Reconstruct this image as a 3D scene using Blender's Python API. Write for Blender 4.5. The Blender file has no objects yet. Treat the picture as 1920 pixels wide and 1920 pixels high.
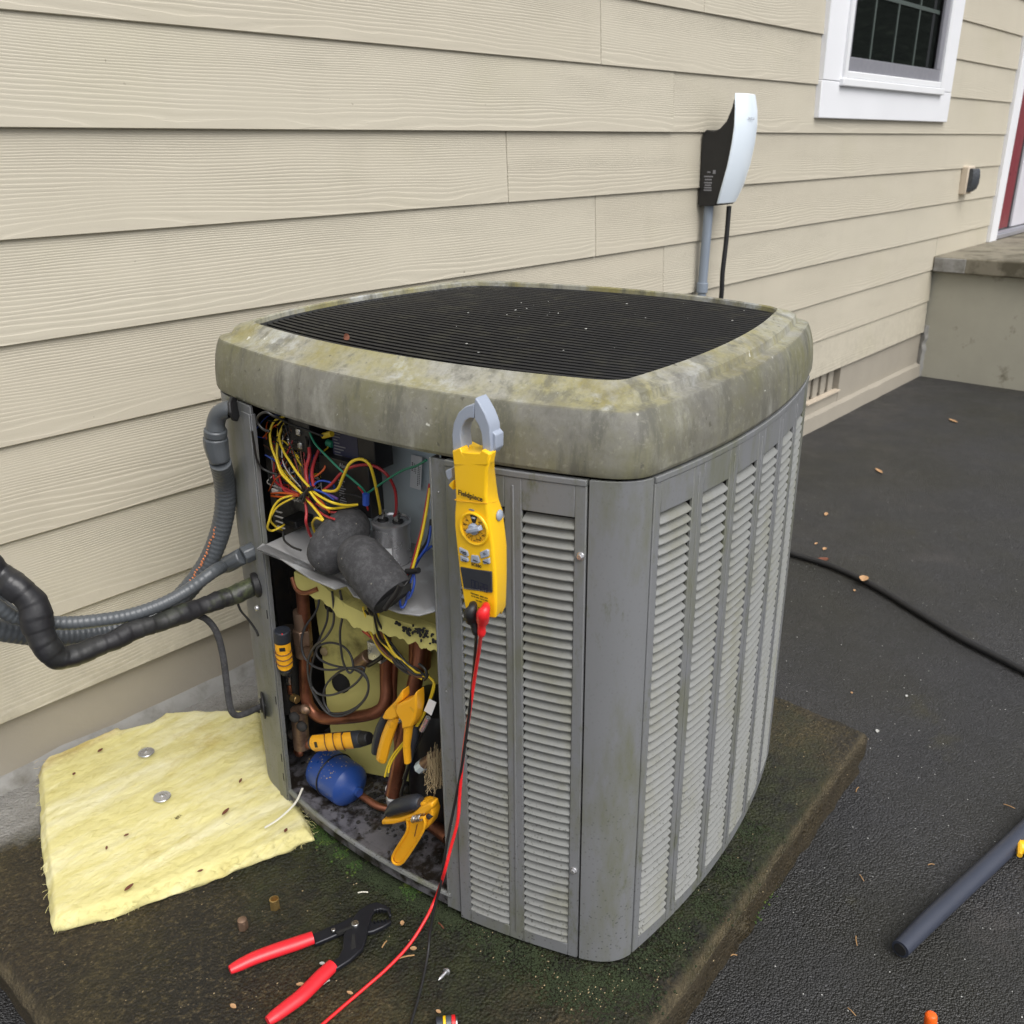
import bpy, bmesh, math, random
from mathutils import Vector, Matrix, noise
random.seed(7)
S = bpy.context.scene
R = math.radians
# ---------------------------------------------------------------- camera
cam_d = bpy.data.cameras.new('camera'); cam = bpy.data.objects.new('camera', cam_d)
S.collection.objects.link(cam); S.camera = cam
cam_d.sensor_width = 36.0; cam_d.lens = 32.07; cam_d.clip_start = .02; cam_d.clip_end = 400
yaw, pitch, roll = 0.84432, -0.38335, -0.0083
cy_, sy_, cp_, sp_ = math.cos(yaw), math.sin(yaw), math.cos(pitch), math.sin(pitch)
fw = Vector((sy_*cp_, cy_*cp_, sp_)); rt = Vector((cy_, -sy_, 0)); up = rt.cross(fw)
c_, s_ = math.cos(roll), math.sin(roll)
rt, up = c_*rt + s_*up, c_*up - s_*rt
m = Matrix((rt, up, -fw)).transposed().to_4x4(); m.translation = (0, -1.74881, 1.03608)
cam.matrix_world = m
cam_d.dof.use_dof = True; cam_d.dof.focus_distance = 1.45; cam_d.dof.aperture_fstop = 10
# ---------------------------------------------------------------- light: bright overcast
W = bpy.data.worlds.new('World'); S.world = W; W.use_nodes = True
nt = W.node_tree; bg = nt.nodes['Background']
sky = nt.nodes.new('ShaderNodeTexSky'); sky.sky_type = 'NISHITA'; sky.sun_disc = False
sky.sun_elevation = R(54); sky.sun_rotation = R(196); sky.air_density = 1.0; sky.dust_density = 4.0; sky.ozone_density = 1.0
hs = nt.nodes.new('ShaderNodeHueSaturation'); hs.inputs['Saturation'].default_value = .22
nt.links.new(sky.outputs[0], hs.inputs['Color']); nt.links.new(hs.outputs[0], bg.inputs[0])
bg.inputs[1].default_value = .12
sd = bpy.data.lights.new('sun', 'SUN'); sun = bpy.data.objects.new('sun', sd); S.collection.objects.link(sun)
sd.energy = 1.3; sd.angle = R(50); sd.color = (1, .975, .94)
el, az = R(54), R(196)      # azimuth clockwise from +Y
sdir = Vector((math.sin(az)*math.cos(el), math.cos(az)*math.cos(el), math.sin(el)))
sun.rotation_euler = sdir.to_track_quat('Z', 'Y').to_euler(); sun.location = (2, -6, 8)
vs = S.view_settings; vs.view_transform = 'Standard'; vs.look = 'None'; vs.gamma = 1; vs.use_curve_mapping = False
vs.exposure = .62
# ---------------------------------------------------------------- materials
class NB:
    def __init__(s, name):
        s.m = bpy.data.materials.new(name); s.m.use_nodes = True; s.t = s.m.node_tree; s.b = s.t.nodes['Principled BSDF']
        s.co = s.t.nodes.new('ShaderNodeTexCoord').outputs['Object']
    def n(s, typ, **kw):
        nd = s.t.nodes.new('ShaderNode' + typ)
        for k, v in kw.items():
            if k.startswith('i_'): nd.inputs[k[2:].replace('_', ' ')].default_value = v
            else: setattr(nd, k, v)
        return nd
    def l(s, a, b): s.t.links.new(a, b)
    def mapv(s, scale, co=None, loc=(0, 0, 0)):
        mp = s.n('Mapping'); s.l(co or s.co, mp.inputs[0]); mp.inputs['Scale'].default_value = scale; mp.inputs['Location'].default_value = loc
        return mp.outputs[0]
    def noise(s, scale, detail=4, rough=.55, co=None, dist=0):
        nd = s.n('TexNoise'); nd.inputs['Scale'].default_value = scale; nd.inputs['Detail'].default_value = detail
        nd.inputs['Roughness'].default_value = rough; nd.inputs['Distortion'].default_value = dist
        s.l(co or s.co, nd.inputs['Vector']); return nd.outputs['Fac']
    def ramp(s, fac, stops, interp='LINEAR'):
        r = s.n('ValToRGB'); s.l(fac, r.inputs[0]); e = r.color_ramp.elements; r.color_ramp.interpolation = interp
        while len(e) < len(stops): e.new(.5)
        for q, (p, c) in zip(e, stops):
            q.position = p; q.color = (c, c, c, 1) if isinstance(c, (int, float)) else (*c, 1)
        return r.outputs[0]
    def mix(s, fac, a, b, mode='MIX'):
        x = s.n('MixRGB', blend_type=mode)
        for i, v in ((0, fac), (1, a), (2, b)):
            if isinstance(v, (int, float)): x.inputs[i].default_value = v if i == 0 else (v, v, v, 1)
            elif isinstance(v, tuple): x.inputs[i].default_value = (*v, 1)
            else: s.l(v, x.inputs[i])
        return x.outputs[0]
    def math(s, op, a, b=None):
        x = s.n('Math', operation=op)
        for i, v in ((0, a), (1, b)):
            if v is None: continue
            if isinstance(v, (int, float)): x.inputs[i].default_value = v
            else: s.l(v, x.inputs[i])
        return x.outputs[0]
    def bump(s, h, strength, dist, nrm=None):
        b = s.n('Bump'); b.inputs['Strength'].default_value = strength; b.inputs['Distance'].default_value = dist
        s.l(h, b.inputs['Height'])
        if nrm: s.l(nrm, b.inputs['Normal'])
        return b.outputs[0]
    def out(s, col=None, rough=None, nrm=None, metal=0, spec=None):
        for key, v in (('Base Color', col), ('Roughness', rough), ('Normal', nrm), ('Metallic', metal), ('Specular IOR Level', spec)):
            if v is None: continue
            i = s.b.inputs[key]
            if isinstance(v, (int, float)): i.default_value = v
            elif isinstance(v, tuple): i.default_value = (*v, 1)
            else: s.l(v, i)
        return s.m
def plain(name, col, rough=.5, metal=0, var=.12, vs_=14, bump=.0, bs=120, dirt=None, dthr=(.5, .72), dscale=9):
    k = NB(name)
    f = k.noise(vs_); c = k.mix(f, tuple(x*(1-var) for x in col), tuple(min(1, x*(1+var)) for x in col))
    if dirt: c = k.mix(k.ramp(k.noise(dscale, 7, .65), [(dthr[0], 0), (dthr[1], 1)]), c, dirt)
    rr = k.ramp(k.noise(vs_*2.3, 3), [(.3, max(0, rough-.08)), (.7, min(1, rough+.08))])
    nr = k.bump(k.noise(bs, 4), bump, .002) if bump else None
    return k.out(c, rr, nr, metal)
def siding_mat():
    k = NB('siding_paint')
    oi = k.n('ObjectInfo'); sh = k.n('VectorMath', operation='MULTIPLY_ADD')
    cmb = k.n('CombineXYZ'); k.l(oi.outputs['Random'], cmb.inputs[0]); k.l(oi.outputs['Random'], cmb.inputs[2])
    k.l(cmb.outputs[0], sh.inputs[0]); sh.inputs[1].default_value = (61, 17, 0); k.l(k.co, sh.inputs[2])
    co = sh.outputs[0]
    n1 = k.noise(1, 2.5, .5, k.mapv((1.1, 1, 8), co))
    n2 = k.noise(1, 3, .6, k.mapv((9, 1, 60), co))
    xyz = k.n('SeparateXYZ'); k.l(k.co, xyz.inputs[0])
    # dense straight grain high on the board, wide cathedral grain towards its lower edge
    zz = k.math('MULTIPLY', k.math('POWER', k.math('MAXIMUM', xyz.outputs[2], 0.0), 1.6), 420)
    v = k.math('ADD', k.math('ADD', zz, k.math('MULTIPLY', n1, 9)), k.math('MULTIPLY', n2, .55))
    fr = k.math('FRACT', v)
    h = k.ramp(fr, [(0, 1), (.10, .1), (.28, .0), (.62, .75), (.99, 1)])
    amp = k.ramp(k.noise(1, 3, .5, k.mapv((2.2, 1, 9), co)), [(.34, .25), (.62, 1)])
    hh = k.math('MULTIPLY', h, amp)
    nb = k.bump(hh, .46, .0016); nb = k.bump(k.noise(420, 2), .12, .0006, nb)
    c = k.mix(k.noise(2.2, 4, .6, co), (.452, .412, .328), (.525, .482, .388))
    c = k.mix(k.math('MULTIPLY', oi.outputs['Random'], .35), c, (.52, .488, .40))
    c = k.mix(k.ramp(k.noise(38, 2, .5, co), [(.785, 0), (.81, .6)]), c, (.17, .14, .11))
    # faint green algae film in patches
    c = k.mix(k.ramp(k.noise(1.6, 5, .6, co), [(.55, 0), (.8, .22)]), c, (.42, .40, .24))
    gp = k.n('NewGeometry'); gz = k.n('SeparateXYZ'); k.l(gp.outputs['Position'], gz.inputs[0])
    c = k.mix(k.math('MULTIPLY', k.ramp(gz.outputs[2], [(.0, .30), (.30, 0)]), k.ramp(k.noise(26, 8, .75), [(.42, 0), (.66, 1)])), c, (.22, .19, .14))
    c = k.mix(k.ramp(k.noise(1, 6, .6, k.mapv((7, 1, 1.4), co)), [(.54, 0), (.74, .12)]), c, (.33, .30, .235))
    return k.out(c, .62, nb)
def asphalt_mat():
    k = NB('asphalt')
    vo = k.n('TexVoronoi'); vo.inputs['Scale'].default_value = 290; k.l(k.co, vo.inputs['Vector'])
    vo2 = k.n('TexVoronoi'); vo2.inputs['Scale'].default_value = 330; k.l(k.co, vo2.inputs['Vector'])
    c = k.mix(vo.outputs['Color'], (.007, .007, .0075), (.043, .043, .046))
    c = k.mix(k.ramp(k.noise(1.7, 6, .6), [(.42, 0), (.66, .65)]), c, (.016, .0155, .009))
    c = k.mix(k.ramp(k.noise(3.1, 8, .7), [(.60, 0), (.72, .5)]), c, (.060, .053, .050))
    c = k.mix(k.ramp(k.noise(5.0, 7, .7), [(.62, 0), (.74, .5)]), c, (.040, .036, .012))
    c = k.mix(k.ramp(k.math('ADD', vo2.outputs['Color'], 0.0), [(.90, 0), (.94, .8)]), c, (.09, .09, .095))
    h = k.math('ADD', k.math('MULTIPLY', vo.outputs['Distance'], -1), k.math('MULTIPLY', vo2.outputs['Distance'], -.4))
    nb = k.bump(h, .75, .005); nb = k.bump(k.noise(22, 8, .7), .35, .006, nb)
    ro = k.ramp(k.noise(4, 5, .6), [(.35, .30), (.65, .68)])
    return k.out(c, ro, nb)
def pad_mat():
    k = NB('mossy_concrete')
    g = k.n('NewGeometry'); xyz = k.n('SeparateXYZ'); k.l(g.outputs['Position'], xyz.inputs[0])
    # dry pale concrete next to the wall, wet black-brown algae further out (its own wavy boundary)
    d = k.math('ADD', xyz.outputs[1], k.math('MULTIPLY', k.noise(3, 6, .65), .34))
    wet = k.ramp(d, [(-.08, 1), (.07, 0)])
    dry = k.mix(k.noise(30, 6, .7), (.20, .19, .175), (.42, .41, .385))
    brown = k.mix(k.noise(22, 8, .75), (.012, .009, .005), (.078, .054, .022))
    olive = k.mix(k.noise(34, 8, .75), (.022, .018, .006), (.125, .095, .028))
    w = k.mix(k.ramp(k.noise(3.4, 5, .6), [(.42, 0), (.60, 1)]), brown, olive)
    w = k.mix(k.ramp(k.noise(2.6, 6, .65), [(.54, 0), (.70, .85)]), w, (.022, .036, .008))
    w = k.mix(k.ramp(k.noise(2.4, 7, .65, k.mapv((1, 1, 1), loc=(4, 2, 0))), [(.48, 0), (.60, .85)]), w, (.013, .011, .008))
    vo = k.n('TexVoronoi'); vo.inputs['Scale'].default_value = 190; k.l(k.co, vo.inputs['Vector'])
    sp = k.math('MULTIPLY', k.ramp(vo.outputs['Color'], [(.66, 0), (.74, 1)]), k.ramp(vo.outputs['Distance'], [(.20, 1), (.40, 0)]))
    spc = k.mix(vo.outputs['Color'], (.34, .17, .035), (.30, .25, .15))
    w = k.mix(k.math('MULTIPLY', k.math('MULTIPLY', sp, .8), k.ramp(k.noise(16, 6, .7, k.mapv((1, 1, 1), loc=(5, 5, 5))), [(.42, .08), (.62, 1)])), w, spc)
    w = k.mix(k.ramp(k.noise(120, 6, .8), [(.38, .0), (.62, .85)]), w, (.009, .008, .005))
    w = k.mix(k.ramp(k.noise(80, 6, .8, k.mapv((1, 1, 1), loc=(3, 7, 1))), [(.52, 0), (.66, .8)]), w, (.125, .095, .042))
    dv = k.n('VectorMath', operation='DISTANCE'); fl_ = k.n('CombineXYZ'); k.l(xyz.outputs[0], fl_.inputs[0]); k.l(xyz.outputs[1], fl_.inputs[1]); k.l(fl_.outputs[0], dv.inputs[0]); dv.inputs[1].default_value = (1.17, -.75, 0)
    near = k.ramp(k.math('ADD', dv.outputs['Value'], k.math('MULTIPLY', k.math('SUBTRACT', k.noise(7, 7, .7), .5), .42)), [(.52, 1), (.63, 0)])
    alg = k.mix(k.ramp(k.noise(30, 8, .8), [(.40, 0), (.62, 1)]), (.006, .007, .004), (.030, .036, .010))
    w = k.mix(k.math('MULTIPLY', near, .92), w, alg)
    c = k.mix(wet, dry, w)
    lit_wear = k.math('MULTIPLY', k.ramp(k.math('MULTIPLY', xyz.outputs[2], -1), [(.1535, 0), (.160, 1)]), k.ramp(k.noise(26, 7, .7), [(.35, .25), (.6, .9)]))  # lit top edge painted as a paler brown band, along with its wear
    c = k.mix(lit_wear, c, k.mix(k.noise(90, 6, .8), (.045, .034, .016), (.165, .130, .070)))
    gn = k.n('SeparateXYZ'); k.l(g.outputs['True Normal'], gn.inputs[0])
    side = k.ramp(gn.outputs[2], [(.25, 1), (.55, 0)])  # upright sides darkened in colour for shade, besides their brown grime and moss
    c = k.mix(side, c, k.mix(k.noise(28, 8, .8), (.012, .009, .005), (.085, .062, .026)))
    h = k.math('ADD', k.noise(75, 8, .75), k.math('MULTIPLY', vo.outputs['Distance'], -.5))
    nb = k.bump(h, 1.0, .009); nb = k.bump(k.noise(14, 4), .4, .012, nb)
    ro = k.mix(k.math('MULTIPLY', near, .8), k.mix(wet, .85, k.ramp(k.noise(9, 6, .6), [(.35, .35), (.6, .85)])), k.ramp(k.noise(40, 5, .7), [(.4, .12), (.6, .55)]))
    return k.out(c, ro, nb)
def cover_mat():
    k = NB('weathered_cover_paint')
    g = k.n('NewGeometry'); nz = k.n('SeparateXYZ'); k.l(g.outputs['Normal'], nz.inputs[0])
    c = k.mix(k.noise(7, 7, .65), (.15, .147, .128), (.24, .236, .208))
    c = k.mix(k.ramp(k.noise(5, 7, .65), [(.42, 0), (.62, .9)]), c, (.150, .145, .072))
    # algae and lichen that settled on the parts that face the sky
    oz = k.n('SeparateXYZ'); k.l(k.co, oz.inputs[0]); topm = k.ramp(k.math('ADD', oz.outputs[2], k.math('MULTIPLY', k.noise(30, 5, .7), .006)), [(.8715, 0), (.8755, 1)])
    t = k.mix(k.ramp(k.noise(8, 8, .7), [(.40, 0), (.60, 1)]), (.31, .305, .265), (.275, .255, .125))
    t = k.mix(k.ramp(k.noise(11, 8, .7, k.mapv((1, 1, 1), loc=(3, 1, 2))), [(.50, 0), (.64, .75)]), t, (.225, .195, .062))
    t = k.mix(k.ramp(k.noise(6, 8, .75, k.mapv((1, 1, 1), loc=(7, 3, 1))), [(.52, 0), (.64, .85)]), t, (.47, .49, .50))
    t = k.mix(k.ramp(k.noise(9, 9, .8, k.mapv((1, 1, 1), loc=(1, 8, 1))), [(.56, 0), (.68, .55)]), t, (.17, .16, .135))
    c = k.mix(topm, c, t)
    st = k.noise(1, 8, .7, k.mapv((26, 26, 5)))
    c = k.mix(k.ramp(st, [(.52, 0), (.62, .62)]), c, (.085, .085, .072))
    c = k.mix(k.ramp(k.noise(1, 9, .75, k.mapv((48, 48, 6), loc=(3, 1, 0))), [(.57, 0), (.64, .5)]), c, (.19, .185, .12))
    c = k.mix(k.ramp(k.noise(3.2, 9, .75, k.mapv((1, 1, 1), loc=(6, 0, 2))), [(.52, 0), (.62, .55)]), c, (.105, .10, .088))
    c = k.mix(k.ramp(k.noise(1, 7, .7, k.mapv((14, 14, 4), loc=(2, 5, 3))), [(.55, 0), (.72, .55)]), c, (.40, .40, .36))
    c = k.mix(k.ramp(k.noise(70, 3, .5), [(.70, 0), (.74, .8)]), c, (.08, .075, .06))
    c = k.mix(k.ramp(k.noise(46, 4, .5, k.mapv((1, 1, 1), loc=(9, 9, 9))), [(.72, 0), (.75, .9)]), c, (.62, .62, .56))
    c = k.mix(k.ramp(k.noise(130, 5, .75), [(.46, 0), (.72, .35)]), c, (.10, .095, .070))
    c = k.mix(k.ramp(k.noise(95, 5, .75, k.mapv((1, 1, 1), loc=(2, 6, 1))), [(.56, 0), (.72, .5)]), c, (.33, .32, .26))
    nb = k.bump(k.noise(160, 5, .7), .14, .0012)
    return k.out(c, k.ramp(k.noise(12, 6, .7), [(.35, .42), (.65, .7)]), nb)
def panel_mat():
    k = NB('grey_painted_steel')
    c = k.mix(k.noise(3, 4), (.158, .163, .170), (.192, .197, .205))
    m1 = k.ramp(k.noise(1, 8, .72, k.mapv((11, 11, 3.2))), [(.47, 0), (.66, .68)])
    c = k.mix(m1, c, (.118, .122, .062))
    m2 = k.ramp(k.noise(1, 9, .8, k.mapv((20, 20, 8), loc=(4, 1, 2))), [(.56, 0), (.66, .62)])
    c = k.mix(m2, c, (.085, .092, .036))
    xyz = k.n('SeparateXYZ'); k.l(k.co, xyz.inputs[0])
    # splashed soil specks, many near the ground and few higher up
    vo = k.n('TexVoronoi'); vo.inputs['Scale'].default_value = 150; k.l(k.co, vo.inputs['Vector'])
    dn = k.math('MULTIPLY', k.ramp(k.noise(18, 5, .7), [(.38, 0), (.62, 1)]), k.ramp(xyz.outputs[2], [(.02, 1), (.42, .18)]))
    sp = k.math('MULTIPLY', k.ramp(vo.outputs['Distance'], [(.12, 1), (.30, 0)]), dn)
    c = k.mix(sp, c, (.035, .035, .03))
    nb = k.bump(k.noise(220, 2), .05, .0008)
    return k.out(c, k.ramp(k.noise(9, 5), [(.3, .36), (.7, .56)]), nb, spec=.45)
def louvre_mat():
    k = NB('louvre_paint')
    oi = k.n('ObjectInfo')
    co = k.n('VectorMath', operation='ADD'); k.l(k.co, co.inputs[0]); k.l(oi.outputs['Location'], co.inputs[1]); co = co.outputs[0]
    c = k.mix(k.noise(6, 4, .6, co), (.180, .184, .178), (.235, .24, .23))
    c = k.mix(k.ramp(k.noise(1, 8, .7, k.mapv((13, 13, 6), co)), [(.48, 0), (.72, .65)]), c, (.155, .152, .098))
    vo = k.n('TexVoronoi'); vo.inputs['Scale'].default_value = 170; k.l(co, vo.inputs['Vector'])
    xyz = k.n('SeparateXYZ'); k.l(co, xyz.inputs[0])
    dn = k.math('MULTIPLY', k.ramp(k.noise(20, 5, .7, co), [(.38, 0), (.6, 1)]), k.ramp(xyz.outputs[2], [(-.02, 1), (.30, .15)]))
    c = k.mix(k.math('MULTIPLY', k.ramp(vo.outputs['Distance'], [(.14, 1), (.32, 0)]), dn), c, (.05, .05, .042))
    return k.out(c, .5, k.bump(k.noise(200, 3, .5, co), .06, .0008))
def batt_mat():
    k = NB('yellow_glass_wool')
    a = k.noise(1, 8, .7, k.mapv((5, 26, 5)))
    c = k.mix(a, (.61, .54, .185), (.82, .765, .41))
    c = k.mix(k.ramp(k.noise(1, 7, .65, k.mapv((4, 16, 4), loc=(2, 2, 0))), [(.48, 0), (.70, .85)]), c, (.84, .80, .55))
    c = k.mix(k.ramp(k.noise(6, 7, .7), [(.58, 0), (.74, .6)]), c, (.52, .40, .10))
    c = k.mix(k.ramp(k.noise(34, 5, .6), [(.71, 0), (.75, .85)]), c, (.07, .05, .02))
    oi = k.n('NewGeometry'); px = k.n('SeparateXYZ'); k.l(oi.outputs['Position'], px.inputs[0])
    c = k.mix(k.ramp(k.math('ADD', px.outputs[1], k.math('MULTIPLY', k.noise(12, 6, .7), .10)), [(-.07, 0), (.035, .8)]), c, (.40, .29, .12))
    nb = k.bump(a, .5, .01); nb = k.bump(k.noise(1, 8, .8, k.mapv((40, 160, 40))), .6, .005, nb)
    return k.out(c, .95, nb, spec=.1)
def glass_mat():
    k = NB('window_glass')
    k.out((.010, .012, .011), .03, k.bump(k.noise(3, 2), .03, .01), spec=.5); return k.m
def copper_mat():
    k = NB('copper_pipe')
    c = k.mix(k.noise(14, 6, .6), (.20, .070, .036), (.38, .155, .09))
    c = k.mix(k.ramp(k.noise(9, 7, .7), [(.46, 0), (.68, .8)]), c, (.055, .024, .015))
    return k.out(c, k.ramp(k.noise(20, 4), [(.3, .28), (.7, .6)]), k.bump(k.noise(60, 3), .1, .001), .75)
def conduit_mat():
    k = NB('grey_liquidtight')
    c = k.mix(k.noise(6, 5), (.055, .062, .070), (.092, .101, .110))
    c = k.mix(k.ramp(k.noise(11, 7, .7), [(.62, 0), (.75, .5)]), c, (.16, .14, .10))
    return k.out(c, .34)
def foam_mat(name='black_foam_sleeve', base=(.036, .036, .039), hi=(.095, .095, .100)):
    k = NB(name)
    c = k.mix(k.ramp(k.noise(70, 8, .8), [(.45, 0), (.75, 1)]), base, hi)
    c = k.mix(k.ramp(k.noise(150, 3, .5), [(.70, 0), (.74, .7)]), c, (.28, .26, .2))
    return k.out(c, .9, k.bump(k.noise(320, 4, .6), .35, .0010))
def tape_mat():
    k = NB('black_wrapped_line_insulation')
    c = k.mix(k.noise(9, 5), (.009, .009, .011), (.022, .022, .025))
    g = k.n('NewGeometry'); px = k.n('SeparateXYZ'); k.l(g.outputs['Position'], px.inputs[0])
    al = k.math('MULTIPLY', k.ramp(k.noise(13, 7, .65), [(.50, 0), (.60, .75)]), k.ramp(px.outputs[0], [(.58, .05), (.74, 1)]))
    c = k.mix(al, c, (.085, .10, .045))
    return k.out(c, k.ramp(k.noise(12, 4), [(.3, .30), (.7, .6)]), k.bump(k.noise(1, 4, .5, k.mapv((45, 45, 45))), .35, .004))
M = {
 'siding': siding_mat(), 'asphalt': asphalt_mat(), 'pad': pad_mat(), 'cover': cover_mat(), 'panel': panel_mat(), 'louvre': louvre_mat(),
 'batt': batt_mat(), 'glass': glass_mat(), 'copper': copper_mat(), 'conduit': conduit_mat(), 'foam': foam_mat(), 'tape': tape_mat(),
 'found': plain('painted_foundation', (.315, .285, .235), .8, 0, .12, 5, .35, 90, (.17, .14, .10), (.66, .76), 24),
 'porchwall': plain('parged_porch_wall', (.36, .345, .28), .85, 0, .16, 4, .35, 70, (.11, .095, .06), (.60, .74), 7),
 'porchtop': plain('porch_slab_concrete', (.20, .18, .135), .85, 0, .25, 8, .4, 90, (.085, .075, .05), (.48, .62), 6),
 'sealant': plain('grey_sealant', (.26, .255, .24), .8, 0, .2, 20, .4, 60, (.12, .11, .09)),
 'white': plain('white_trim_paint', (.76, .77, .80), .42, 0, .03, 3, .03, 60),
 'vinyl': plain('white_vinyl', (.74, .75, .77), .45, 0, .01, 3),
 'screen': plain('grey_screen_frame', (.25, .25, .28), .4, .2, .06),
 'muntin': plain('muntin_behind_glass', (.055, .072, .064), .5, 0, .05),
 'red': plain('dark_red_door_paint', (.20, .030, .040), .35, 0, .08, 5),
 'storm': plain('storm_door_panel', (.62, .61, .66), .4, 0, .03, 3),
 'alu': plain('aluminium_threshold', (.45, .45, .50), .35, .6, .1),
 'blackpl': plain('black_plastic', (.013, .013, .014), .45, 0, .3, 20),
 'glossw': plain('glossy_white_glass', (.74, .82, .90), .08, 0, .01, 3),
 'bluegrey': plain('grey_pvc_conduit', (.20, .235, .285), .45, 0, .06),
 'rubber': plain('black_rubber', (.012, .012, .013), .55, 0, .3, 20),
 'beigepl': plain('beige_plastic', (.55, .47, .37), .5, 0, .05),
 'darkpl': plain('smoked_plastic_cover', (.045, .05, .058), .25, 0, .1),
 'grille': plain('black_grille_blade', (.007, .0075, .009), .5, 0, .4, 30, .1, 200, (.020, .020, .016), (.52, .66), 22),
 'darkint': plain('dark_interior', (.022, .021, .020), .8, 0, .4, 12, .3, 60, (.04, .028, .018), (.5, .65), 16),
 'galv': plain('galvanised_plate', (.56, .64, .68), .45, .1, .22, 6, .05, 60, (.32, .36, .37), (.55, .7), 7),
 'shelf': plain('dusty_grey_shelf', (.33, .33, .335), .5, .1, .2, 9, .1, 80, (.46, .48, .50), (.55, .66), 11),
 'panmat': plain('wet_base_pan', (.15, .145, .16), .34, .2, .4, 12, .5, 50, (.022, .018, .014), (.44, .58), 26),
 'yellowins': plain('yellow_liner', (.56, .51, .17), .9, 0, .25, 8, .4, 70, (.14, .12, .04), (.55, .72), 9),
 'blackfel': plain('black_facing', (.010, .010, .010), .9, 0, .3),
 'blue': plain('blue_filter_drier_paint', (.018, .058, .24), .35, 0, .2, 10, .05, 60, (.10, .11, .16), (.62, .70), 40),
 'brass': plain('brass', (.55, .38, .15), .32, .85, .2, 20, 0, 60, (.20, .12, .05), (.55, .7), 25),
 'dullbrass': plain('tarnished_brass', (.30, .20, .14), .45, .7, .25, 20, 0, 60, (.14, .08, .05), (.5, .66), 25),
 'steel': plain('bright_steel', (.55, .55, .54), .25, .95, .12, 20),
 'zinc': plain('zinc_can', (.60, .60, .62), .28, .75, .16, 12, .03, 60),
 'ywire': plain('yellow_wire', (.72, .52, .03), .4, 0, .06), 'owire': plain('orange_wire', (.62, .11, .02), .4, 0, .06),
 'rwire': plain('red_wire', (.38, .03, .035), .4, 0, .12), 'gwire': plain('green_wire', (.02, .20, .12), .4, 0, .1),
 'bwire': plain('blue_wire', (.025, .07, .36), .4, 0, .1), 'kwire': plain('black_wire', (.014, .014, .015), .42, 0, .2),
 'swire': plain('grey_sensor_wire', (.045, .045, .048), .5, 0, .2), 'nwire': plain('brown_wire', (.12, .05, .025), .45, 0, .2),
 'pwire': plain('purple_wire', (.10, .05, .22), .45, 0, .2),
 'modblack': plain('module_black', (.012, .012, .013), .38, 0, .2, 20), 'modnavy': plain('module_label_navy', (.018, .022, .06), .35, 0, .1),
 'board': plain('control_board', (.16, .15, .13), .7, 0, .4, 25, .2, 90, (.05, .045, .04), (.5, .65), 30), 'conn': plain('white_connector', (.55, .53, .48), .5, 0, .12),
 'label': plain('white_label', (.84, .85, .86), .5, 0, .03), 'ink': plain('black_print', (.012, .012, .012), .5, 0, .1),
 'greyink': plain('grey_print', (.22, .22, .24), .5, 0, .1), 'orangeink': plain('orange_print', (.55, .19, .08), .6, 0, .2),
 'meter': plain('yellow_meter_plastic', (.90, .53, .010), .36, 0, .03, 6, .06, 300),
 'meterdk': plain('yellow_dial_face', (.80, .42, .015), .4, 0, .03, 6),
 'meterlo': plain('grey_meter_plastic', (.31, .35, .43), .38, 0, .04, 6, .05, 300),
 'lcd': plain('lcd_glass', (.035, .038, .046), .10, 0, .05), 'lcdink': plain('lcd_segment', (.018, .020, .042), .2, 0, .05),
 'redpl': plain('red_lead_plastic', (.72, .018, .022), .36, 0, .05), 'redgrip': plain('red_dipped_grip', (.72, .022, .033), .36, 0, .08, 8, .05, 90, (.36, .02, .025), (.60, .76), 24),
 'toolblk': plain('black_oxide_steel', (.018, .019, .024), .38, .4, .25, 20, .1, 120),
 'clampy': plain('amber_clamp_plastic', (.84, .40, .016), .38, 0, .06, 8, .05, 200, (.42, .20, .02), (.58, .74), 30),
 'tooldark': plain('dark_rubber_grip', (.022, .026, .036), .5, 0, .15, 12, .1, 200),
 'bar': plain('blue_grey_rubber_hose', (.036, .042, .062), .40, 0, .18, 9, .15, 90),
 'orangepl': plain('orange_plastic', (.90, .13, .01), .35, 0, .04),
 'leaf': plain('tan_dead_leaf', (.44, .26, .13), .7, 0, .25, 30, .2, 90), 'leafdk': plain('brown_dead_leaf', (.14, .045, .022), .7, 0, .25, 30, .2, 90),
 'needle': plain('dry_pine_needle', (.36, .21, .09), .7, 0, .2), 'chip': plain('pale_chip', (.42, .42, .40), .7, 0, .15, 40),
 'moss': plain('moss', (.030, .065, .010), .9, 0, .5, 30, 0, 60, (.085, .12, .018), (.5, .62), 40), 'mossdk': plain('dark_wet_moss', (.018, .027, .008), .9, 0, .5, 30),
 'plasticw': plain('milky_tie', (.66, .64, .55), .35, 0, .03), 'twine': plain('frayed_fibre', (.36, .28, .16), .9, 0, .3, 40),
 'bark': plain('bark', (.36, .34, .32), .9, 0, .4, 3, .6, 12), 'needles': plain('conifer_foliage', (.060, .080, .050), .8, 0, .4, 2),
}
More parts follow.
